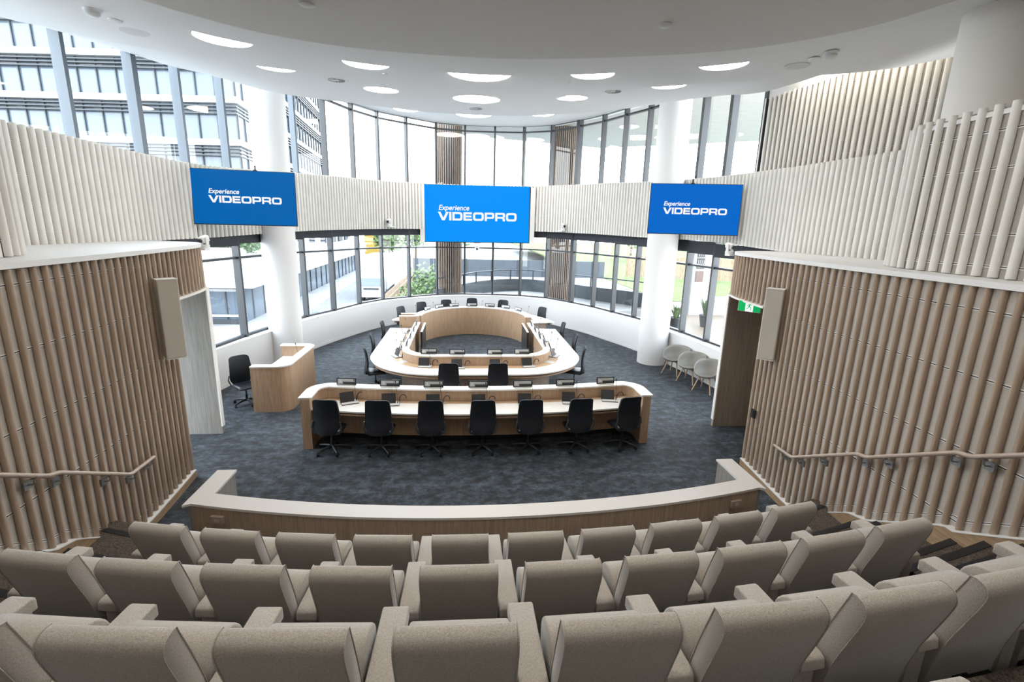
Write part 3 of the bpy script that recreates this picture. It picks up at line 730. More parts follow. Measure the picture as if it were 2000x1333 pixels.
for x,lab in ((-2.17,'tall white line speaker along the left edge of the centre screen'),(2.66,'tall white line speaker along the right edge of the centre screen')):
    s = -1 if x < 0 else 1
    t = thing('line_speaker', lab, 'speaker', (x+(.0 if s < 0 else .0),21.98,4.72), 0, 'line speakers beside the centre screen')
    b = MB(); b.box(-.10,.10,-.04,.14,-1.23,1.22); b.build('enclosure', M['spk_white'], t, bevel=.01)
    for z in (.62,-.12):
        b = MB(); b.box(-.12+s*.17,.12+s*.17,.06,.12,z-.17,z+.17); b.build('bracket', M['lt_grey'], t)

# ------------------------------------------------------------------ PTZ cameras
def ptz(loc, rz, lab, sc=1.0, hang=False):
    t = thing('conference_camera', lab, 'camera', loc, rz, 'white conference cameras'); t.scale = (sc,)*3
    k = -1 if hang else 1
    b = MB(); b.lathe([(.075,0),(.08,k*.05),(.06,k*.06)], n=24); b.build('base', M['white'], t, smooth=40)
    for xa in (-.075,.055):
        b = MB(); b.box(xa,xa+.02,-.03,.03,min(k*.05,k*.18),max(k*.05,k*.18)); b.build('yoke', M['white'], t, bevel=.006)
    b = MB(); b.obox((0,0,k*.15),(1,0,0),(0,1,.3),(0,-.3,1),.10,.15,.11); b.build('head', M['white'], t, bevel=.02)
    b = MB(); b.tube([(0,-.06,k*.15-.02),(0,-.09,k*.15-.03)], .034, 20); b.build('lens', M['black'], t)
    return t
def bracketed(loc, rz, lab, sc, d=.22):
    t = ptz(loc, rz, lab, sc)
    b = MB(); b.box(-.09,.09,-.09,d,-.03,0.0); b.build('bracket', M['white'], t)
    return t
bracketed((-5.40,10.15,3.72), -.35, 'white pan-tilt camera at the end of the left batten wall top', 1.15, .02)
bracketed((5.40,10.2,3.83), .35, 'white pan-tilt camera at the end of the right batten wall top', 1.15, .02)
bracketed((-3.42,20.75,4.17), -.3, 'white camera at the foot of the band, left of the centre screen', 1.35)
bracketed((3.82,20.75,4.18), .3, 'white camera at the foot of the band, right of the centre screen', 1.35)
t = ptz((.22,22.08,3.50), 0, 'white camera hanging under the centre screen', 1.35, True)
b = MB(); b.box(-.1,.1,-.05,.09,0,.06); b.build('bracket', M['white'], t)

# ------------------------------------------------------------------ side line speakers, exit sign, switch
def column_speaker(x, y, s, lab):
    t = thing('column_speaker', lab, 'speaker', (x,y,2.24), math.radians(-43*s), 'column speakers on the batten walls')
    b = MB(); b.box(-.13,.13,0,.19,0,1.17); b.build('enclosure', M['spk'], t, bevel=.015)
    b = MB(); b.box(-.133,.133,-.003,.193,-.012,.0); b.box(-.133,.133,-.003,.193,1.17,1.182); b.build('end_cap', M['spk_white'], t)
    b = MB(); b.box(-.05,.05,.18,.24,.8,.92); b.box(-.05,.05,.18,.24,.3,.42); b.build('bracket', M['steel'], t)
column_speaker(-4.63,7.45,-1,'beige column speaker on the left batten wall by the doorway')
column_speaker(4.654,7.35,1,'beige column speaker on the right batten wall by the doorway')
t = thing('exit_sign','green running man exit sign under the right door head','sign',(5.06,8.64,2.93))
t.rotation_euler = (0,0,math.radians(-50))
b = MB(); b.box(-.21,.21,0,.06,-.11,.1); b.build('casing', M['lt_grey'], t, bevel=.008)
for xa in (-.2,.07):
    b = MB(); b.box(xa,xa+.13,-.006,0,-.1,.09); b.build('green_panel', M['green'], t)
b = MB(); b.box(-.07,.07,-.005,0,-.1,.09); b.build('white_panel', M['exit_white'], t)
b = MB()
b.lathe([(.013,-.004),(.013,.004)], (0,0,0), 12)
b.v = [(x+.015,-.007+z*.3,y+.062) for x,y,z in b.v]
for (p,q,wd) in (((.01,.045),(-.005,.0),.026),((-.005,.0),(.035,-.03),.016),((.035,-.03),(.03,-.07),.014),((-.005,.0),(-.02,-.04),.016),((-.02,-.04),(-.055,-.05),.014),((.01,.035),(.045,.02),.011),((.005,.035),(-.03,.03),.011),((-.03,.03),(-.04,.0),.011)):
    d = Vector((q[0]-p[0],0,q[1]-p[1])); b.obox(((p[0]+q[0])/2,-.008,(p[1]+q[1])/2), d, (0,1,0), d.cross(Vector((0,1,0))), d.length+wd*.6, .004, wd)
b.build('running_figure', M['green'], t)
t = thing('wall_switch','small black switch plate on the end of the right batten wall','switch',(4.84,7.70,1.13), math.radians(-7))
b = MB(); b.box(-.03,.02,-.055,.055,-.075,.075); b.build('plate', M['black'], t, bevel=.004)
b = MB(); b.box(-.034,-.03,-.03,.03,-.045,.045); b.build('button', M['screen_off'], t)

# ------------------------------------------------------------------ handrails
def handrail(s, pts, lab):
    t = thing('handrail', lab, 'handrail', (0,0,0))
    P = [(s*(lerp1([(y,x) for x,y in TW],y)-.12), y, z) for y,z in pts]
    R = []
    for i,p in enumerate(P):
        if 0 < i < len(P)-1:
            p = Vector(p); a = Vector(P[i-1])-p; c = Vector(P[i+1])-p
            A = p+a.normalized()*.06; C = p+c.normalized()*.06
            R += [tuple(A*(1-q)**2+p*2*q*(1-q)+C*q*q) for q in (0,.33,.66,1)]
        else: R.append(p)
    b = MB(); b.tube(R, .024, 12); b.build('rail', M['rail'], t, smooth=50)
    for y in (6.6,6.2,5.75,5.08,4.75,4.02,3.72,2.95):
        z = lerp1(sorted(pts), y); xr = s*(lerp1([(b_,a_) for a_,b_ in TW],y)-.12); xw = s*(lerp1([(b_,a_) for a_,b_ in TW],y)-.0)
        b = MB(); b.tube([(xr,y,z-.02),(xr,y,z-.075),(xr+s*.02,y,z-.095),(xw-s*.03,y,z-.10)], .008, 8)
        b.box(min(xw-s*.055,xw-s*.03),max(xw-s*.055,xw-s*.03),y-.045,y+.045,z-.145,z-.055); b.lathe([(.03,0),(.03,.006)],(xr,y,z-.03),12)
        b.build('rail_bracket', M['steel'], t)
handrail(1, [(6.84,.93),(6.36,.955),(5.15,1.62),(5.01,1.64),(3.96,2.23),(3.85,2.235),(2.7,2.87),(2.55,2.88)], 'mushroom coloured handrail along the right batten wall')
handrail(-1, [(6.68,1.01),(6.13,1.04),(5.03,1.665),(4.93,1.68),(3.95,2.24),(3.84,2.25),(2.7,2.90),(2.55,2.91)], 'mushroom coloured handrail along the left batten wall')

# ------------------------------------------------------------------ barrier in front of the seats
t = thing('barrier','low oak barrier wall with pale cap in front of the tiered seats','barrier',(0,5.2,0))
ar = [(x, YC-math.sqrt(13.94**2-x*x)-5.2) for x in [-3.66+7.32*i/32 for i in range(33)]]
b = MB(); b.strip(ar, .02, .23, 0, .92); b.build('panel', M['barrier'], t, smooth=30)
for s in (-1,1):
    b = MB(); b.box(min(s*3.47,s*3.66),max(s*3.47,s*3.66),.36,1.15,0,.92); b.build('return_panel', M['grey_oak'], t)
b = MB()
lead = [(-3.70,1.17),(-3.70,.33)]
b.strip(ar, 0.0, .26, .92, .95)
for s in (-1,1): b.prism([(s*3.70,.30),(s*3.70,1.17),(s*3.45,1.17),(s*3.45,.42)], .9205, .9495)
b.build('cap', M['barrier_cap'], t, smooth=30)
for x,y,lab in ((-3.28,5.375,'small power outlet on the back of the barrier, left end'),(3.25,5.37,'small power outlet on the back of the barrier, right end')):
    q = thing('power_outlet', lab, 'outlet', (x,YC-math.sqrt(13.94**2-x*x)+.015,.78), 0.22*(1 if x > 0 else -1))
    b = MB(); b.box(-.08,.08,-.04,.0,-.05,.05); b.build('box', M['rail'], q, bevel=.004)
    b = MB(); b.box(-.03,.03,-.043,-.04,-.02,.02); b.build('socket', M['spk'], q)

# ------------------------------------------------------------------ theatre seats
def make_seat():
    t = thing('auditorium_seat','oatmeal upholstered auditorium seat','seat')
    front = [(.165,.20),(.165,.36),(.145,.50),(.115,.65),(.068,.82),(.02,.97),(.0,1.035)]
    rear = [(-.022,1.037),(-.050,1.031),(-.070,1.017),(-.081,.993),(-.081,.960),(-.066,.90),(-.035,.80),(.012,.65),(.045,.50),(.066,.36),(.075,.20)]
    b = MB(); b.xprism(front+rear, -.25, .25); b.build('backrest', M['seat'], t, smooth=50, bevel=.008, seg=2)
    for s in (-1,1):
        b = MB(); b.tube([(s*.249,y+.001,z) for y,z in smoothpath(front,3)]+[(s*.249,y,z) for y,z in smoothpath(rear,3)], .0035, 6); b.build('piping', M['seat'], t, smooth=60)
    # tipped-up cushion with a rounded top
    prof = [(.14,.30)]
    prof += [(.285-.14*math.cos(a),.595+.135*math.sin(a)) for a in [PI*k/12 for k in range(0,13)]]+[(.42,.50),(.40,.34),(.36,.30)]
    b = MB(); b.xprism(prof, -.245, .245); b.build('cushion', M['seat'], t, smooth=50, bevel=.012, seg=2)
    b = MB(); b.box(-.2,.2,.02,.3,.0,.04); b.box(-.05,.05,.06,.16,.04,.32); b.box(-.22,.22,.05,.2,.24,.3); b.build('pedestal', M['chair_pl'], t)
    return t
def make_arm(t, x):
    prof = [(.03,.585),(.04,.635),(.07,.648),(.52,.648),(.545,.64),(.545,.57),(.04,.57)]
    b = MB(); b.xprism(prof, x-.068, x+.068); a = b.build('armrest', M['seat'], t, smooth=40, bevel=.012, seg=3)
    b = MB(); b.xprism([(.07,0),(.07,.575),(.525,.575),(.525,.0)], x-.055, x+.055); b.build('arm_panel', M['seat'], t, smooth=40, bevel=.01)
seat0 = make_seat(); make_arm(seat0, -.34)
seatE = make_seat(); make_arm(seatE, -.34); make_arm(seatE, .34)
ordn = ['first','second','third','fourth','fifth','sixth','seventh','eighth','ninth','tenth']
rows = [(15.16,.56,10,-4.5,'front','nearest the barrier'),(16.27,1.12,10,-4.5,'middle','in the middle row'),(17.34,1.68,9,-3.5,'nearest','in the row nearest the camera')]
used0 = usedE = False
for r,z,n,k0,rn,desc in rows:
    for i in range(n):
        ph = (i+k0-.06)*.68/r
        loc = (r*math.sin(ph), YC-r*math.cos(ph), z)
        idx = i+1
        if i == 0: lab = 'oatmeal auditorium seat at the left end of the %s row' % rn
        elif i == n-1: lab = 'oatmeal auditorium seat at the right end of the %s row' % rn
        else: lab = 'oatmeal auditorium seat, %s from the left in the %s row' % (ordn[i], rn)
        rn2 = {'front':'row along the barrier','middle':'middle row','nearest':'row nearest the camera'}[rn]
        lab = lab.replace('%s row' % rn, rn2)
        grp = 'seats in the '+rn2
        last = i == n-1
        src = seatE if last else seat0
        if last and not usedE: o = src; usedE = True
        elif not last and not used0: o = src; used0 = True
        else: o = dup(src, lab, loc, ph, grp)
        o.location = loc; o.rotation_euler = (0,0,ph); o['label'] = lab; o['group'] = grp
# one seat of the next row up, its arm just in the bottom right corner
ph = 1.62/18.43
dup(seat0, 'oatmeal auditorium seat of which only an arm shows, bottom right corner', (18.43*math.sin(ph), YC-18.43*math.cos(ph)-.0, 2.24), ph, 'seats in the rearmost row')

# ------------------------------------------------------------------ office chairs
def make_chair():
    t = thing('office_chair','black high-backed swivel office chair','chair')
    # local: faces +y; origin under the gas stem on the floor
    b = MB(); nu, nv = 13, 15; F = []; Bk = []
    def wid(v):   # half width by height fraction
        return lerp1([(0,.16),(.06,.185),(.18,.235),(.3,.252),(.6,.243),(.9,.226),(.97,.22),(1,.205)], v)
    for i in range(nu):
        for j in range(nv):
            u = -1+2*i/(nu-1); v = j/(nv-1)
            z = .44+.70*v; y = lerp1([(0,-.275),(.15,-.262),(.3,-.235),(.45,-.222),(.65,-.232),(.85,-.255),(1,-.285)],v)
            y += .035*u*u
            x = wid(v)*u
            if v > .93: z -= .022*u**6
            F.append((x,y+.018,z)); Bk.append((x*.985,y-.018,z))
    b.grid(F,nu,nv); n0 = len(F); b.grid(Bk,nu,nv)
    ed = [(i*nv) for i in range(nu)]+[(nu-1)*nv+j for j in range(1,nv)]+[i*nv+nv-1 for i in range(nu-2,-1,-1)]+[j for j in range(nv-2,0,-1)]
    for a,c in zip(ed,ed[1:]+ed[:1]): b.f.append((a,c,c+n0,a+n0)); b.mi.append(0)
    b.build('backrest', M['chair'], t, smooth=60)
    b = MB()
    for s in (-1,1):
        b.tube([(s*.252,-.225,.70),(s*.275,-.225,.58),(s*.235,-.20,.46),(s*.16,-.16,.415),(s*.10,-.05,.41)], [.012,.017,.02,.02,.018], 8)
    b.tube([(-.16,-.16,.415),(.16,-.16,.415)], .018, 8)
    b.build('back_frame', M['chair_grey'], t, smooth=50)
    # seat pad
    P = []; nu, nv = 11, 11
    b = MB()
    for zz,inset in ((.0,.03),(.02,.0),(.05,.0),(.07,.02),(.078,.06)):
        ring = fillet([(-.245+inset,-.21+inset),(.245-inset,-.21+inset),(.235-inset,.27-inset),(-.235+inset,.27-inset)], .09, 6)
        P.append([(x,y,.43+zz-(.03*max(0,(y-.15)/.12) if zz > .03 else .015*max(0,(y-.15)/.12))) for x,y in ring])
    m = len(P[0]); b.add([q for rg in P for q in rg], [(i*m+k,i*m+(k+1)%m,(i+1)*m+(k+1)%m,(i+1)*m+k) for i in range(len(P)-1) for k in range(m)]+[tuple(range(m-1,-1,-1)),tuple((len(P)-1)*m+k for k in range(m))])
    b.build('seat', M['leather'], t, smooth=50)
    b = MB(); b.box(-.09,.09,-.1,.12,.385,.43); b.tube([(.09,.03,.41),(.22,.03,.40)], .008, 6); b.build('mechanism', M['chair_pl'], t, bevel=.01)
    b = MB(); b.tube([(0,0,.10),(0,0,.24)], .028, 14); b.tube([(0,0,.24),(0,0,.39)], .017, 12); b.build('gas_stem', M['chair_pl'], t, smooth=50)
    base = MB()
    for k in range(5):
        a = 2*PI*k/5+PI/2; c, s = math.cos(a), math.sin(a)
        base.tube([(0,0,.115),(c*.15,s*.15,.105),(c*.31,s*.31,.075)], [.03,.024,.016], 8)
    base.lathe([(.045,.09),(.05,.11),(.035,.14)], n=16)
    base.build('star_base', M['chair_pl'], t, smooth=50)
    for k in range(5):
        a = 2*PI*k/5+PI/2; c, s = math.cos(a), math.sin(a); q = a+.9
        b = MB()
        for d in (-.014,.014):
            p = Vector((c*.31,s*.31,.030)); ax = Vector((-math.sin(q),math.cos(q),0))
            b.tube([p+ax*(d-.009), p+ax*(d+.009)], .029, 14)
        b.tube([(c*.31,s*.31,.04),(c*.31,s*.31,.08)], .009, 8)
        b.build('caster', M['black'], t, smooth=40)
    return t
chair0 = make_chair(); first = [True]
def put_chair(x, y, rz, lab, grp):
    if first[0]: o = chair0; first[0] = False
    else: o = dup(chair0, lab, (x,y,0), rz, grp)
    o.location = (x,y,0); o.rotation_euler = (0,0,rz); o['label'] = lab; o['group'] = grp
    return o
fx = [-2.86,-1.92,-.96,.01,.91,1.88,2.84]; frz = [-.10,-.06,-.02,0,.03,.08,.22]
for i,(x,rz) in enumerate(zip(fx,frz)):
    pos = 'left end of' if i == 0 else 'right end of' if i == 6 else None
    lab = 'black office chair at the %s the seven-place front bench' % pos if pos else 'black office chair, %s from the left at the front bench' % ordn[i]
    put_chair(x*1.0, 8.75+x*x*.012, rz, lab, 'chairs at the front bench')
put_chair(-.71,11.22,0,'black office chair tucked at the near edge of the oval desk, left one','chairs around the oval desk')
put_chair(.46,11.22,0,'black office chair tucked at the near edge of the oval desk, right one','chairs around the oval desk')
for s,side in ((-1,'left'),(1,'right')):
    for y,x,rz,d in ((12.55,2.68,.25,'nearest corner'),(14.1,2.80,.05,'middle'),(15.95,2.80,0,'far end')):
        put_chair(s*x, y, (PI/2-rz)*s if s > 0 else -(PI/2-rz), 'office chair on the %s side of the oval desk, %s' % (side,d), 'chairs around the oval desk')
for x,y,lab in ((-2.62,18.85,'office chair behind the lectern at the raised curved desk'),(-1.98,19.95,'office chair at the raised curved desk, second from the left'),(-1.05,20.60,'office chair at the raised curved desk, third from the left'),(.0,21.15,'office chair at the centre of the raised curved desk, facing the camera'),(1.28,20.70,'office chair at the raised curved desk, right of centre'),(2.62,19.0,'office chair at the far right tip of the raised curved desk')):
    put_chair(x, y, math.atan2(x,-(y-17.3))*1.0 if True else 0, lab, 'chairs behind the raised curved desk')
put_chair(-5.50,11.45,-2.35,'black office chair behind the operator desk on the left','chairs')

# ------------------------------------------------------------------ desks
def bench_path(xm, y0, k, rc, ywing, n=24):
    a = [(-xm,ywing)]
    a += arc(-xm+rc, y0+k*(xm-rc)**2-rc, rc, 180, 95, 8)
    xs = [-xm+rc+(2*xm-2*rc)*i/n for i in range(1,n)]
    a += [(x,y0+k*x*x) for x in xs]
    a += arc(xm-rc, y0+k*(xm-rc)**2-rc, rc, 85, 0, 8)
    a += [(xm,ywing)]
    return a
t = thing('bench_desk','long curved oak bench desk with seven places facing the oval desk','desk',(0,9.2,0))
p = [(x,y-9.2) for x,y in bench_path(3.44, 9.54, .030, .42, 8.93)]
b = MB(); b.strip(p, -.02, -.19, 0, 1.02); b.build('screen_panel', M['oak'], t, smooth=30)
b = MB(); b.strip(p, .02, -.22, 1.02, 1.05); b.build('cap', M['cap'], t, smooth=30)
def ribbon(x0, x1, ya, yb, ka, kb, n=24):
    return [(x,ya+ka*x*x-9.2) for x in [x0+(x1-x0)*i/n for i in range(n+1)]]+[(x,yb+kb*x*x-9.2) for x in [x1+(x0-x1)*i/n for i in range(n+1)]]
b = MB(); b.prism(ribbon(-3.25,3.25,8.66,9.30,.033,.03), .76, .79); b.build('worktop', M['cap'], t, smooth=30)
b = MB(); b.prism(ribbon(-3.24,3.24,9.22,9.35,.031,.028), .789, .794); b.build('timber_inlay', M['oak_top'], t)
b = MB(); b.prism(ribbon(-3.25,3.25,8.70,8.74,.033,.033), .685, .72); b.prism(ribbon(-3.25,3.25,8.78,8.86,.033,.033), .66, .76); b.build('apron', M['oak'], t)
b = MB(); b.prism(ribbon(-3.25,3.25,9.18,9.22,.03,.03), .12, .77); b.build('modesty_panel', M['oak'], t)
b = MB(); b.prism(ribbon(-3.20,3.20,9.24,9.30,.03,.03), .0, .12); b.build('plinth', M['black'], t)

def upath(a, y0, r, y1, n=12):
    return [(-a,y1)]+arc(-a+r, y0+r, r, 180, 270, n)+arc(a-r, y0+r, r, 270, 360, n)+[(a,y1)]
def oset(p): return [(x,y-14) for x,y in p]
t = thing('oval_desk','large horseshoe desk with white top and raised inner screen in the middle of the room','desk',(0,14,0))
outer = upath(2.87,11.17,1.9,16.55); inner = upath(2.02,11.92,.95,16.55)
b = MB(); b.prism(oset(outer)+oset(inner)[::-1], .76, .79); b.build('worktop', M['cap'], t, smooth=30)
mid = upath(2.24,11.70,1.15,16.2); inn2 = upath(2.0,11.94,.93,16.2)
b = MB(); b.prism(oset(mid)+oset(inn2)[::-1], .789, .794); b.build('timber_inlay', M['oak_top'], t)
ap = upath(2.82,11.22,1.86,16.5)
b = MB(); b.strip(oset(ap), 0, .03, .675, .715); b.strip(oset(ap), .07, .14, .66, .76); b.build('apron', M['oak'], t, smooth=30)
cp = upath(2.0,11.94,.92,16.3)
b = MB(); b.strip(oset(cp), .01, .15, 0, 1.02); b.build('screen_panel', M['oak'], t, smooth=30)
b = MB(); b.strip(oset(cp), -.01, .18, 1.02, 1.05); b.build('cap', M['cap'], t, smooth=30)
b = MB(); b.strip(oset(upath(2.03,11.9,.97,15.9)), 0, .03, 0, .76); b.build('kick_panel', M['brown_oak'], t, smooth=30)

t = thing('dais_desk','raised semicircular oak desk at the far end of the room','desk',(0,17.3,0))
a0, a1 = -3, 178
b = MB(); pth = arc(0,0,1.88,a0,a1,40); b.strip(pth, -.22, 0, 0, 1.07); b.build('screen_panel', M['oak'], t, smooth=30)
b = MB(); b.strip(arc(0,0,1.88,a0-.5,a1+.5,40), -.26, .02, 1.07, 1.10); b.build('cap', M['cap'], t, smooth=30)
b = MB(); b.strip(arc(0,0,2.1,8,168,40), -1.0, 0, .76, .79); b.build('worktop', M['cap'], t, smooth=30)
b = MB(); b.strip(arc(0,0,2.1,10,166,40), -.93, -.85, .66, .76); b.build('apron', M['brown_oak'], t, smooth=30)
b = MB()
for a in (10,62,118,164):
    c, s = math.cos(math.radians(a)), math.sin(math.radians(a)); b.obox((c*2.5,s*2.5,.38),(c,s,0),(-s,c,0),(0,0,1),.6,.04,.76)
b.build('support_panel', M['brown_oak'], t)

t = thing('lectern','small oak lectern with rounded white-capped rim at the left end of the raised desk','lectern',(-2.25,16.92,0))
lp = [(-.32,.28),(.0,.28)]+arc(.08,0,.28,88,-88,14)+[(.0,-.28),(-.32,-.28)]
b = MB(); b.strip(lp, -.015, -.06, 0, 1.17); b.build('shell', M['oak'], t, smooth=30)
b = MB(); b.strip(lp, .0, -.085, 1.17, 1.2); b.build('cap', M['cap'], t, smooth=30)
b = MB(); b.prism([(q[0]*.93,q[1]*.93) for q in lp], 1.0, 1.03); b.build('reading_shelf', M['oak_top'], t)

t = thing('operator_desk','oak operator desk with curved corners against the left windows','desk',(-4.7,12,0))
lp = [(-.42,-1.14),(.12,-1.14)]+arc(.10,-.82,.32,-86,0,8)+[(.42,.75)]+arc(.12,.78,.30,0,88,8)+[(-.47,1.08)]
b = MB(); b.strip(lp, .02, .17, 0, 1.06); b.build('screen_panel', M['oak'], t, smooth=30)
b = MB(); b.strip(lp, 0, .20, 1.06, 1.09); b.build('cap', M['cap'], t, smooth=30)
b = MB(); b.box(-.42,.25,-.97,.90,.755,.785); b.build('worktop', M['cap'], t)
# laptop and console on it
t = thing('laptop','open silver laptop on the operator desk','laptop',(-4.66,11.92,.785), -PI/2+.25)
b = MB(); b.box(-.16,.16,-.11,.11,0,.018); b.build('keyboard_base', M['alu'], t, bevel=.006)
b = MB(); b.obox((0,.145,.11),(1,0,0),(0,-.36,1),(0,1,.36),.32,.22,.01); b.build('lid', M['lt_grey'], t)
b = MB(); b.box(-.14,.14,-.02,.09,.018,.020); b.build('keys', M['steel'], t)

# ------------------------------------------------------------------ consoles, nameplates
def make_console():
    t = thing('delegate_console','delegate console with tablet and gooseneck microphone','console')
    b = MB(); b.box(-.15,.17,-.10,.11,0,.022); b.build('base', M['lt_grey'], t, bevel=.006)
    b = MB(); b.box(-.155,.175,-.105,.115,-.001,.008); b.build('foot', M['black'], t)
    up = Vector((0,.42,1)).normalized(); nn = Vector((0,-1,.42)).normalized()
    b = MB(); b.obox((-.03,.04,.115),(1,0,0),up,nn,.27,.20,.012); b.build('tablet', M['black'], t, bevel=.004)
    b = MB(); b.obox(Vector((-.03,.04,.115))+nn*.0065,(1,0,0),up,nn,.245,.175,.001); b.build('display', M['screen_off'], t)
    b = MB(); b.tube([(.14,.0,.02),(.14,.0,.06)], .008, 8); b.tube(smoothpath([(.14,0,.05),(.135,.0,.2),(.12,-.02,.34),(.11,-.04,.46)],4), .0035, 6)
    b.tube([(.11,-.04,.455),(.109,-.043,.475),(.107,-.047,.50)], [.008,.013,.009], 10); b.build('microphone', M['black'], t, smooth=50)
    b = MB(); b.tube(smoothpath([(.17,.09,.02),(.185,.10,.10),(.22,.10,.15),(.27,.10,.155),(.305,.10,.12),(.30,.10,.085)],5), .009, 8); b.build('flex_arm', M['black'], t, smooth=50)
    return t
con0 = make_console(); cfirst = [True]
def put_console(x, y, z, rz, lab, grp):
    global con0
    o = con0 if cfirst[0] else dup(con0, lab, (0,0,0), 0, grp)
    cfirst[0] = False
    o.location = (x,y,z); o.rotation_euler = (0,0,rz); o['label'] = lab; o['group'] = grp
def pos_phrase(i, n):
    return 'at the left end' if i == 0 else 'at the right end' if i == n-1 else '%s from the left' % ordn[i]
for i,x in enumerate((-2.62,-1.80,-.93,-.03,.90,1.82,2.68)):
    put_console(x, 9.12+.03*x*x, .794, -.06*x+(.25 if i == 0 else 0), 'tablet console with gooseneck microphone on the front bench, '+pos_phrase(i,7), 'consoles on the front bench')
for i,(x,y,rz) in enumerate(((-1.33,11.86,-.08),(-.50,11.74,0),(.46,11.74,0),(1.30,11.86,.15))):
    put_console(x, y, .794, rz, 'tablet console on the near edge of the oval desk, '+pos_phrase(i,4), 'consoles on the oval desk')
for s,side in ((-1,'left'),(1,'right')):
    for y,x,d in ((12.85,2.16,'at the near corner'),(13.7,2.2,'second from the near corner'),(14.75,2.2,'third from the near corner'),(15.85,2.2,'at the far end')):
        put_console(s*x, y, .794, s*PI/2+(-.5*s if y < 13 else 0), 'tablet console on the %s arm of the oval desk, %s' % (side,d), 'consoles on the oval desk')
for i,a in enumerate((150,127,104,78,54,26)):
    c, s = math.cos(math.radians(a)), math.sin(math.radians(a))
    put_console(2.42*c, 17.3+2.42*s, .79, math.radians(a)+PI/2, 'tablet console behind the rim of the raised desk, '+pos_phrase(i,6), 'consoles on the raised desk')
put_console(-4.58,12.45,.785,-PI/2+.3,'tablet console on the operator desk behind the laptop','consoles')

def make_plate():
    t = thing('name_display','digital name display with black bezel','name display')
    b = MB(); b.box(-.18,.18,-.045,.045,0,.018); b.build('base', M['lt_grey'], t, bevel=.004)
    up = Vector((0,.18,1)).normalized(); nn = Vector((0,-1,.18)).normalized(); c = Vector((0,.008,.085))
    b = MB(); b.obox(c,(1,0,0),up,nn,.40,.145,.016); b.build('bezel', M['black'], t, bevel=.003)
    b = MB(); b.obox(c+nn*.0085,(1,0,0),up,nn,.355,.10,.001); b.build('display', M['np_light'], t)
    b = MB(); b.obox(c+nn*.0095+up*-.028+Vector((.055,0,0)),(1,0,0),up,nn,.25,.046,.001); b.build('dark_band', M['np_dark'], t)
    b = MB(); b.obox(c+nn*.0095+Vector((-.125,0,0)),(1,0,0),up,nn,.045,.05,.001); b.build('crest', M['lt_grey'], t)
    return t
pl0 = make_plate(); pf = [True]
def put_plate(x, y, z, rz, lab, grp):
    o = pl0 if pf[0] else dup(pl0, lab, (0,0,0), 0, grp)
    pf[0] = False
    o.location = (x,y,z); o.rotation_euler = (0,0,rz); o['label'] = lab; o['group'] = grp
for i,x in enumerate((-2.73,-1.845,-.965,-.057,.858,1.77,2.67)):
    put_plate(x, 9.425+.030*x*x, 1.05, .05*x*.8, 'digital name display on the front bench cap, '+pos_phrase(i,7), 'name displays on the front bench')
for i,x in enumerate((-1.24,-.52,.44,1.15)):
    put_plate(x, 12.03+(.05 if abs(x) > 1 else 0), 1.05, 0, 'digital name display on the near rim of the oval desk, '+pos_phrase(i,4), 'name displays on the oval desk')
for s,side in ((-1,'left'),(1,'right')):
    for y,d in ((13.1,'nearest'),(14.0,'second nearest'),(14.95,'second farthest'),(15.85,'farthest')):
        put_plate(s*1.91, y, 1.05, s*PI/2, 'name display on the %s rim of the oval desk, %s' % (side,d), 'name displays on the oval desk')
for i,a in enumerate((150,131,112,91,70,50,30)):
    c, s = math.cos(math.radians(a)), math.sin(math.radians(a))
    put_plate(1.99*c, 17.3+1.99*s, 1.10, math.radians(a)-PI/2, 'name display on the curved rim of the raised desk, '+pos_phrase(i,7), 'name displays on the raised desk')

for x,y,rz,lab in ((-1.95,12.28,.75,'clear document sheet on the near left corner of the oval desk'),(1.93,12.25,-.7,'clear document sheet on the near right corner of the oval desk')):
    b = MB(); b.box(-.15,.15,-.10,.10,0,.003)
    q = tag(b.build('document_sheet', M['lt_grey'], loc=(x,y,.795)), lab, 'document'); q.rotation_euler = (0,0,rz)
# low monitors standing inside the horseshoe
for s,side in ((-1,'left'),(1,'right')):
    t = thing('floor_monitor','dark screen on a low stand against the %s inner side of the oval desk' % side,'screen',(s*1.66,15.5,0), s*PI/2)
    b = MB(); b.obox((0,.0,.62),(1,0,0),(0,1,0),(0,0,1),1.45,.05,.84); b.build('casing', M['black'], t, bevel=.006)
    b = MB(); b.box(-.71,.71,.025,.028,.22,1.02); b.build('display', M['screen_off'], t)
    b = MB(); b.box(-.72,.72,-.026,.03,1.04,1.05); b.build('top_edge', M['alu'], t)
    b = MB(); b.box(-.3,.3,-.12,.12,0,.02); b.box(-.05,.05,-.03,.03,.02,.25); b.build('stand', M['black'], t)
t = tag(MB().prism([(-.75,-.02),(.75,-.02),(.75,.02),(-.75,.02)],0,.06).build('cable_cover', M['black'], loc=(.0,12.2,1.0)), 'x','x') if False else None

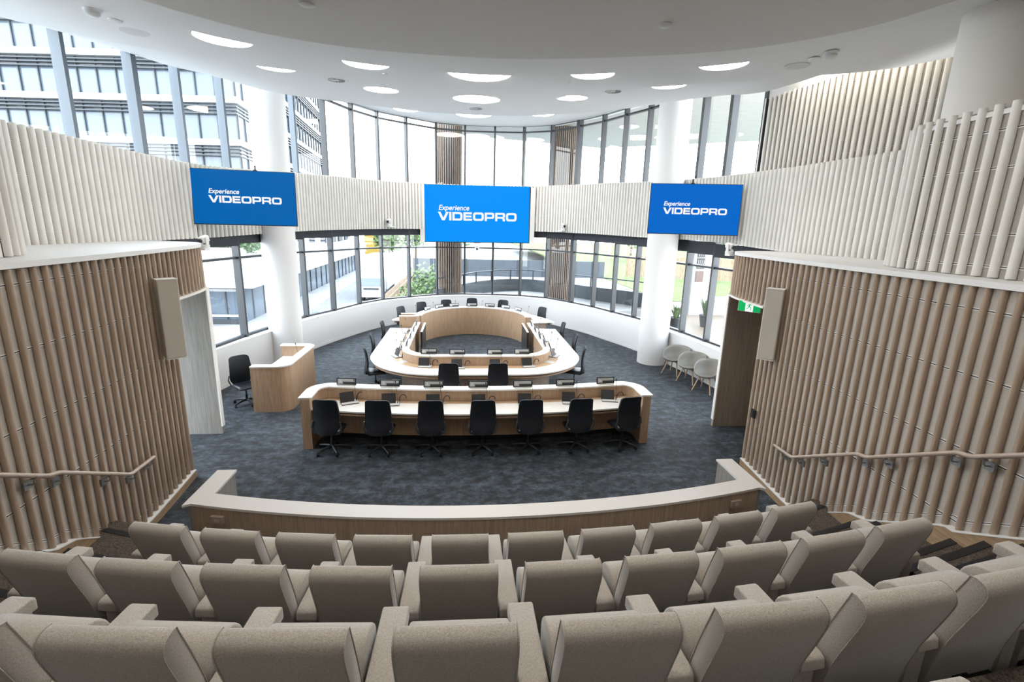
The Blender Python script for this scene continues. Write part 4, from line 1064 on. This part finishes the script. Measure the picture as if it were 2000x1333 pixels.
# ------------------------------------------------------------------ tub chairs
def make_tub():
    t = thing('tub_chair','stone grey moulded tub chair on beech legs','chair')   # faces +y
    nu, nv = 36, 12; P = []
    for i in range(nu):
        a = 2*PI*i/nu                       # 0 = front
        ca = math.cos(a); back = (1-ca)/2
        zr = lerp1([(0,.47),(.12,.50),(.3,.60),(.5,.70),(.75,.78),(1,.80)], back)
        for j in range(nv):
            v = j/(nv-1); h = v**1.7
            r = .275*min(1,v*1.5)**.62*(1+.16*h)
            P.append((math.sin(a)*r*1.08, ca*r*.95-.035*h*back*2, .40+(zr-.40)*max(0,(v-.25)/.75)**1.5))
    b = MB(); b.grid(P,nu,nv,True)
    o = b.build('shell', M['tub'], t, smooth=70)
    md = o.modifiers.new('thick','SOLIDIFY'); md.thickness = .012; md.offset = 0
    for sx,sy in ((-1,1),(1,1),(-1,-1),(1,-1)):
        b = MB(); b.tube([(sx*.13,sy*.12,.40),(sx*.24,sy*.23,0)], [.019,.013], 10); b.build('leg', M['leg'], t, smooth=50)
    b = MB(); b.obox((0,0,.385),(1,1,0),(-1,1,0),(0,0,1),.38,.03,.02); b.obox((0,0,.385),(1,-1,0),(1,1,0),(0,0,1),.38,.03,.02); b.build('under_frame', M['black'], t)
    return t
tub0 = make_tub()
for i,(x,y,lab) in enumerate(((6.08,13.72,'stone grey tub chair closest to the right pillar'),(6.20,12.93,'stone grey tub chair in the middle of three by the right windows'),(6.30,12.12,'stone grey tub chair closest to the dark doorway panel'))):
    o = tub0 if i == 0 else dup(tub0, lab, (0,0,0))
    o.location = (x,y,0); o.rotation_euler = (0,0,PI/2+.62); o.scale = (1.1,1.1,1.05); o['label'] = lab; o['group'] = 'tub chairs by the right windows'

# ------------------------------------------------------------------ outside
b = MB(); b.box(-120,120,24.6,240,-3.4,-3.0); b.box(-120,-7.8,-20,24.6,-3.4,-3.0)
struct(b.build('ground', M['concrete']), 'pale paved ground outside')
b = MB(); b.prism([(-12.5,26),(-6.5,26),(-5.0,120),(-16.5,120)], -3.0, -2.98); struct(b.build('road', M['asphalt']), 'grey lane outside the back windows')
b = MB(); b.prism([(-2.4,23.6),(-2.6,46),(40,46),(40,12.0),(7.6,12.0),(6.2,18),(5,22.5)], -3.0, -.35); struct(b.build('ground', M['concrete']), 'raised terrace outside the back windows')
b = MB(); b.prism([(13,31),(13,46.5),(13,150),(80,150),(80,31)], -.5, -.3); struct(b.build('lawn', M['grass']), 'lawn beyond the fences')
def box_thing(name, lab, cat, loc, rz, parts):
    t = thing(name, lab, cat, loc, rz)
    for pn, m, boxes in parts:
        b = MB()
        for q in boxes: b.box(*q)
        b.build(pn, M[m], t)
    return t
# office tower, left: facade parallel to the picture, then a receding side
A = Vector((-25.2,60,0)); d1 = Vector((-1,.105,0)).normalized(); Lf = 30
t = thing('office_building','tall glass office block with white floor bands seen through the upper left windows','building',(A.x,A.y,-3), math.atan2(-d1.y,-d1.x))
side = Vector((-.092,.995,0))
cs, sn = math.cos(-t.rotation_euler.z), math.sin(-t.rotation_euler.z); t.scale = (1.5,1.5,1.42)
sl = (side.x*cs-side.y*sn, side.x*sn+side.y*cs)
b = MB(); b.prism([(-Lf,0),(0,0),(sl[0]*34,sl[1]*34),(-Lf,34)], 0, 34); b.build('glass_volume', M['out_glass'], t)
b = MB(); bl = MB(); bm_ = MB()
for k in range(11):
    z = 1.75+k*3.05+3
    b.prism([(-Lf,-.5),(.35,-.5),(sl[0]*34+.4,sl[1]*34),(-Lf,34)], z-.22, z+.22)
    for q in (-.42,-.68,-.94): bl.prism([(-Lf,-.38),(.2,-.38),(sl[0]*34+.3,sl[1]*34),(-Lf,33.9)], z+q-.045, z+q+.045)
for i in range(22):
    x = -i*1.4; bm_.box(x-.04,x+.04,-.12,.0,0,34)
    y = i*1.5; bm_.box(sl[0]*y-.05,sl[0]*y+.1,y-.04,y+.04,0,34)
b.build('floor_band', M['out_white'], t); bl.build('louvre', M['out_dark'], t); bm_.build('mullion', M['out_mull'], t)
b = MB()
for k in range(10):
    for x in range(-26,0,3):
        z = 4.75+k*3.05; b.box(x+random.uniform(0,1),x+1.2+random.uniform(0,.6),-.02,-.01,z-.75,z-.68)
b.build('lit_ceiling_strip', M['lamp'] if False else M['out_white'], t)
# low shop building
A = Vector((-15.4,34.8,-3)); 
t = thing('shop_building','low shop with white canopy and glazed front beyond the left windows','building',tuple(A),0)
b = MB(); b.prism([(-9,.6),(-.6,.6),(-1.8,46),(-9,46)], 0, 3.2); b.build('glazing', M['out_glass'], t)
b = MB(); b.prism([(-9,-.9),(.9,-.9),(-.6,46),(-9,46)], 2.75, 4.1); b.build('canopy', M['out_white'], t)
b = MB()
for i in range(7): b.box(-1.6-i*2,-1.5-i*2,.52,.6,0,2.75)
for i in range(20): b.obox((-.6-.026*i*2.2,.6+i*2.2,1.4),(1,0,0),(0,1,0),(0,0,1),.12,.12,2.75)
b.box(-9,-.6,.5,.62,0,.35); b.build('mullion', M['out_dark'], t)
b = MB()
for q in ((-3.3,-.2,.4,.5,.55,.72),(-3.3,-.2,.4,.5,2.35,2.52),(-3.3,-3.13,.4,.5,.55,2.5)): b.box(*q)
b.build('window_surround', M['out_white'], t)
b = MB(); b.box(-9,-2.6,6,22,4.1,5.0); b.build('planter_wall', M['out_white'], t)
b = MB(); b.prism([(-9,30),(-2.2,30),(-3.0,46),(-9,46)], 4.1, 9.5); b.build('upper_storey', M['out_white'], t)
b = MB()
for i in range(5): b.box(-8.7+i*1.4,-8+i*1.4,29.9,30.05,4.6,9)
for i in range(3): b.box(-2.25-i*.25,-2.05-i*.25,31.5+i*4.6,33.6+i*4.6,4.6,9)
b.build('dark_window', M['out_dark'], t)
# foliage helper
def foliage(mb, c, rx, ry, rz, n, s):
    for _ in range(n):
        while True:
            p = Vector((random.uniform(-1,1),random.uniform(-1,1),random.uniform(-1,1)))
            if .35 < p.length < 1: break
        q = Vector((c[0]+p.x*rx, c[1]+p.y*ry, c[2]+p.z*rz))
        a = Vector((random.uniform(-1,1),random.uniform(-1,1),random.uniform(-.4,1))).normalized(); e = a.orthogonal().normalized()*s*random.uniform(.5,1)
        a = a*s*random.uniform(.8,1.5)
        mb.add([q, q+a*.5+e*.5, q+a, q+a*.5-e*.5], [(0,1,2,3)])
def tree(x, y, z, h, r, lab, leafm, n=500, s=.3, name='tree'):
    t = thing(name, lab, 'tree' if name == 'tree' else 'shrub', (x,y,z))
    b = MB(); b.tube([(0,0,0),(.05,0,h*.4),(-.03,.05,h*.75)], [.03*h,.022*h,.01*h], 8); b.build('trunk', M['bark'], t)
    b = MB()
    for _ in range(5): foliage(b, (random.uniform(-.4,.4)*r,random.uniform(-.4,.4)*r,h*.62+random.uniform(-.12,.2)*h), r*.75, r*.75, h*.30, n//5, s)
    b.build('crown', M[leafm], t)
tree(-2.75,30,-3.0,4.6,1.55,'bright green bushy tree outside the back windows','leaf2',1500,.22)
tree(-7.3,33,-3.0,1.6,.9,'small green shrub at the lane edge outside the left back windows','leaf2',500,.16,'shrub')
for x,y,h,r,lab in ((-14.5,95,7,3.2,'distant green tree left of the truck box'),(-10,100,8,3.4,'distant green tree behind the truck'),(-3,105,8,4,'distant green tree left of the centre screen foot'),(6,110,6,4,'distant green tree beneath the centre screen'),(30,60,6,4,'green tree beyond the wooden fence on the right'),(24,70,7,4.5,'green tree above the wooden fence right of the right pillar')):
    tree(x,y,-3 if x < 0 else -.3,h,r,lab,'leaf2',600,.7)
b = MB()
for _ in range(10): foliage(b,(-.8*_-17.4,42,2.3),.9,.7,.7,130,.3)
tag(b.build('hedge', M['leaf']), 'green planting on top of the shop canopy', 'hedge')
# yellow building far off
box_thing('warehouse','distant yellow building above the lane','building',(-21.5,118,-3),0,(('wall','yellow',((-2,2.4,0,8,0,5.6),)),('roof','out_white',((-2.3,2.7,-.5,8.5,5.6,5.9),))))
# truck
t = box_thing('truck','white box truck parked on the lane outside the left back windows','truck',(-9.0,46.2,-3),0,
  (('cargo_box','truck',((-1.15,1.15,2.2,8.5,.9,4.1),)),('chassis','tyre',((-1.0,1.0,.2,8.3,.45,.9),)),('bumper','lt_grey',((-1.05,1.05,-.08,.1,.45,.75),)),('grille','out_dark',((-.7,.7,-.03,.02,1.15,1.3),))))
b = MB(); b.xprism([(0,.75),(0,1.35),(.25,2.35),(1.9,2.45),(1.9,.75)], -1.05, 1.05); b.build('cab', M['truck'], t, bevel=.06)
b = MB(); b.obox((0,.09,1.83),(1,0,0),(0,.25,1),(0,1,-.25),1.8,.78,.02); b.build('windscreen', M['out_glass'], t)
for sx in (-1,1):
    for y in (1.0,6.8):
        b = MB(); b.tube([(sx*.8,y,.45),(sx*1.05,y,.45)], .45, 20); b.build('wheel', M['tyre'], t, smooth=40)
    b = MB(); b.box(sx*.8-.14,sx*.8+.14,-.03,.02,.95,1.12); b.build('headlight', M['lt_grey'], t)
# red car
t = thing('car','small red car far down the lane','car',(-7.2,82,-3))
b = MB(); b.xprism([(0,.3),(0,.8),(.9,.95),(1.4,1.45),(3,1.45),(3.9,.95),(4.2,.9),(4.2,.3)], -.85, .85); b.build('body', M['red'], t, bevel=.08)
b = MB(); b.obox((0,1.12,1.2),(1,0,0),(0,.5,.5),(0,-1,1),1.4,.6,.04); b.build('windscreen', M['out_glass'], t)
for sx in (-1,1):
    for y in (.8,3.3):
        b = MB(); b.tube([(sx*.7,y,.32),(sx*.88,y,.32)], .32, 16); b.build('wheel', M['tyre'], t)
# timber paling fence and slate fence
t = thing('paling_fence','tall timber paling fence along the lane outside','fence',(-6.2,36,-3))
b = MB()
for i in range(90):
    y = i*.42; b.box(-.03+.012*i*.0,.04,y,y+.22,0,2.1+.0*i)
b.build('paling', M['pfence'], t)
b = MB(); b.box(.04,.1,0,38,.5,.6); b.box(.04,.1,0,38,1.6,1.7); b.build('rail', M['pfence'], t)
t = thing('slate_fence','long dark slate panel fence beyond the terrace','fence',(0,45.5,-3))
b = MB(); b.box(-5,13,0,.08,0,4.2); b.build('panel', M['dfence'], t)
b = MB()
for i in range(8): b.box(-5+i*2.4,-4.88+i*2.4,-.06,0,0,4.25)
b.build('post', M['out_dark'], t)
# curved ramp wall with railing
rp_ = smoothpath([(-1.75,24.7),(-.6,26.9),(.7,29.0),(2.3,30.3),(3.9,30.3),(5.3,28.9),(6.8,27.0),(8.4,25.2),(9.6,23.6)],8)
t = thing('curved_ramp','curved dark ramp wall with a handrail outside the back windows','ramp',(0,0,0))
b = MB(); b.strip(rp_, 0, .2, -.4, 1.05); b.build('wall_panel', M['dfence'], t, smooth=30)
b = MB(); b.tube([(p[0],p[1],1.62) for p in rp_], .035, 8); b.build('rail', M['out_mull'], t, smooth=50)
b = MB()
for p in resample(rp_,1.5): b.box(p[0]-.04,p[0]+.04,p[1]-.04,p[1]+.04,1.0,1.62)
b.build('post', M['out_mull'], t)
b = MB(); b.prism([(q[0],q[1]) for q in rp_]+[(6,23),(0,23.6)], -.35, .3); b.build('ramp_deck', M['concrete'], t)
# batten-clad columns outside
for x,y,r,lab in ((-1.16,26.1,.62,'batten clad round column outside, left of the centre'),(4.68,25.4,.55,'batten clad round column outside, right of the centre screen')):
    t = thing('clad_column', lab, 'column', (x,y,-.4))
    b = MB(); b.lathe([(r,0),(r,11.5)], n=40); b.build('core', M['out_dark'], t, smooth=40)
    b = MB()
    for k in range(36):
        a = 2*PI*k/36; b.obox((math.cos(a)*(r+.03),math.sin(a)*(r+.03),5.75),(math.cos(a),math.sin(a),0),(-math.sin(a),math.cos(a),0),(0,0,1),.07,.045,11.5)
    b.build('batten_cladding', M['out_batten'], t)
# soffit over the terrace
b = MB(); b.prism([(-.5,24.0),(-1.4,28.5),(8,31),(16,26),(16,12.6),(7.5,12.6),(6.2,18),(4.6,21.6)], 9.1, 9.3)
struct(b.build('soffit', M['soffit']), 'pale soffit over the terrace')
# lobby on the right
b = MB(); b.prism([(7.4,12.2),(6.9,15.8),(8.6,24.4),(18,24.4),(18,12.2)], -.34, 0.0); struct(b.build('floor', M['floor_wood']), 'lobby plank floor beyond the right windows')
b = MB(); b.box(11.35,12.55,24.0,24.3,0,4.2); lw = struct(b.build('wall_lobby', M['out_white']), 'lobby wall carrying dark pictures')
b = MB(); b.box(12.55,18,24.0,24.3,0,.95); b.build('low_wall', M['out_white'], lw)
for i,(z0,z1,lab) in enumerate(((3.0,3.55,'dark patterned picture on the lobby wall, topmost'),(2.42,2.95,'dark patterned picture on the lobby wall, middle'),(1.75,2.30,'dark plain picture on the lobby wall, lowest'))):
    q = thing('picture', lab, 'picture', (11.72,23.97,z0))
    b = MB(); b.box(-.2,.2,-.02,.0,0,z1-z0); b.build('board', M['brown_lou' if i == 2 else 'out_dark'], q)
    if i < 2:
        b = MB()
        for k in range(4):
            b.tube([(-.15+.1*k+.02*math.sin(j*1.6),-.024,.05+j*.055) for j in range(8)], .008, 5)
        b.build('pattern', M['lt_grey'], q)
def potted(x, y, h, lab, n=26):
    t = thing('potted_plant', lab, 'plant', (x,y,0))
    b = MB(); b.lathe([(.20,0),(.30,.55),(.28,.55),(.26,.50)], n=24); b.build('pot', M['pot'], t, smooth=40)
    b = MB()
    for k in range(n):
        a = random.uniform(0,2*PI); r = random.uniform(.15,.5); c = Vector((math.cos(a),math.sin(a),0)); e = Vector((-c.y,c.x,0))*.05
        hh = h*random.uniform(.6,1.0); p0 = c*.08+Vector((0,0,.5)); p1 = c*r*.6+Vector((0,0,.5+hh*.65)); p2 = c*r+Vector((0,0,.5+hh*.95))
        b.add([p0-e*.5,p0+e*.5,p1+e,p2,p1-e], [(0,1,2,4),(4,2,3)])
    b.build('leaves', M['leaf2'], t)
potted(10.75,21.0,.95,'tall spiky green plant in a slate pot in the lobby',34)
potted(9.0,20.3,.7,'leafy plant in a dark pot behind the right pillar',20)
potted(8.0,19.4,.6,'small dark green plant outside the window left of the right pillar',40)
t = thing('wooden_fence','honey coloured wooden fence on the lawn beyond the lobby','fence',(22,44,-.3), -.35)
b = MB()
for i in range(26): b.box(-7+i*.55,-7+i*.55+.5,0,.05,.1,2.1)
b.build('paling', M['pfence'], t)
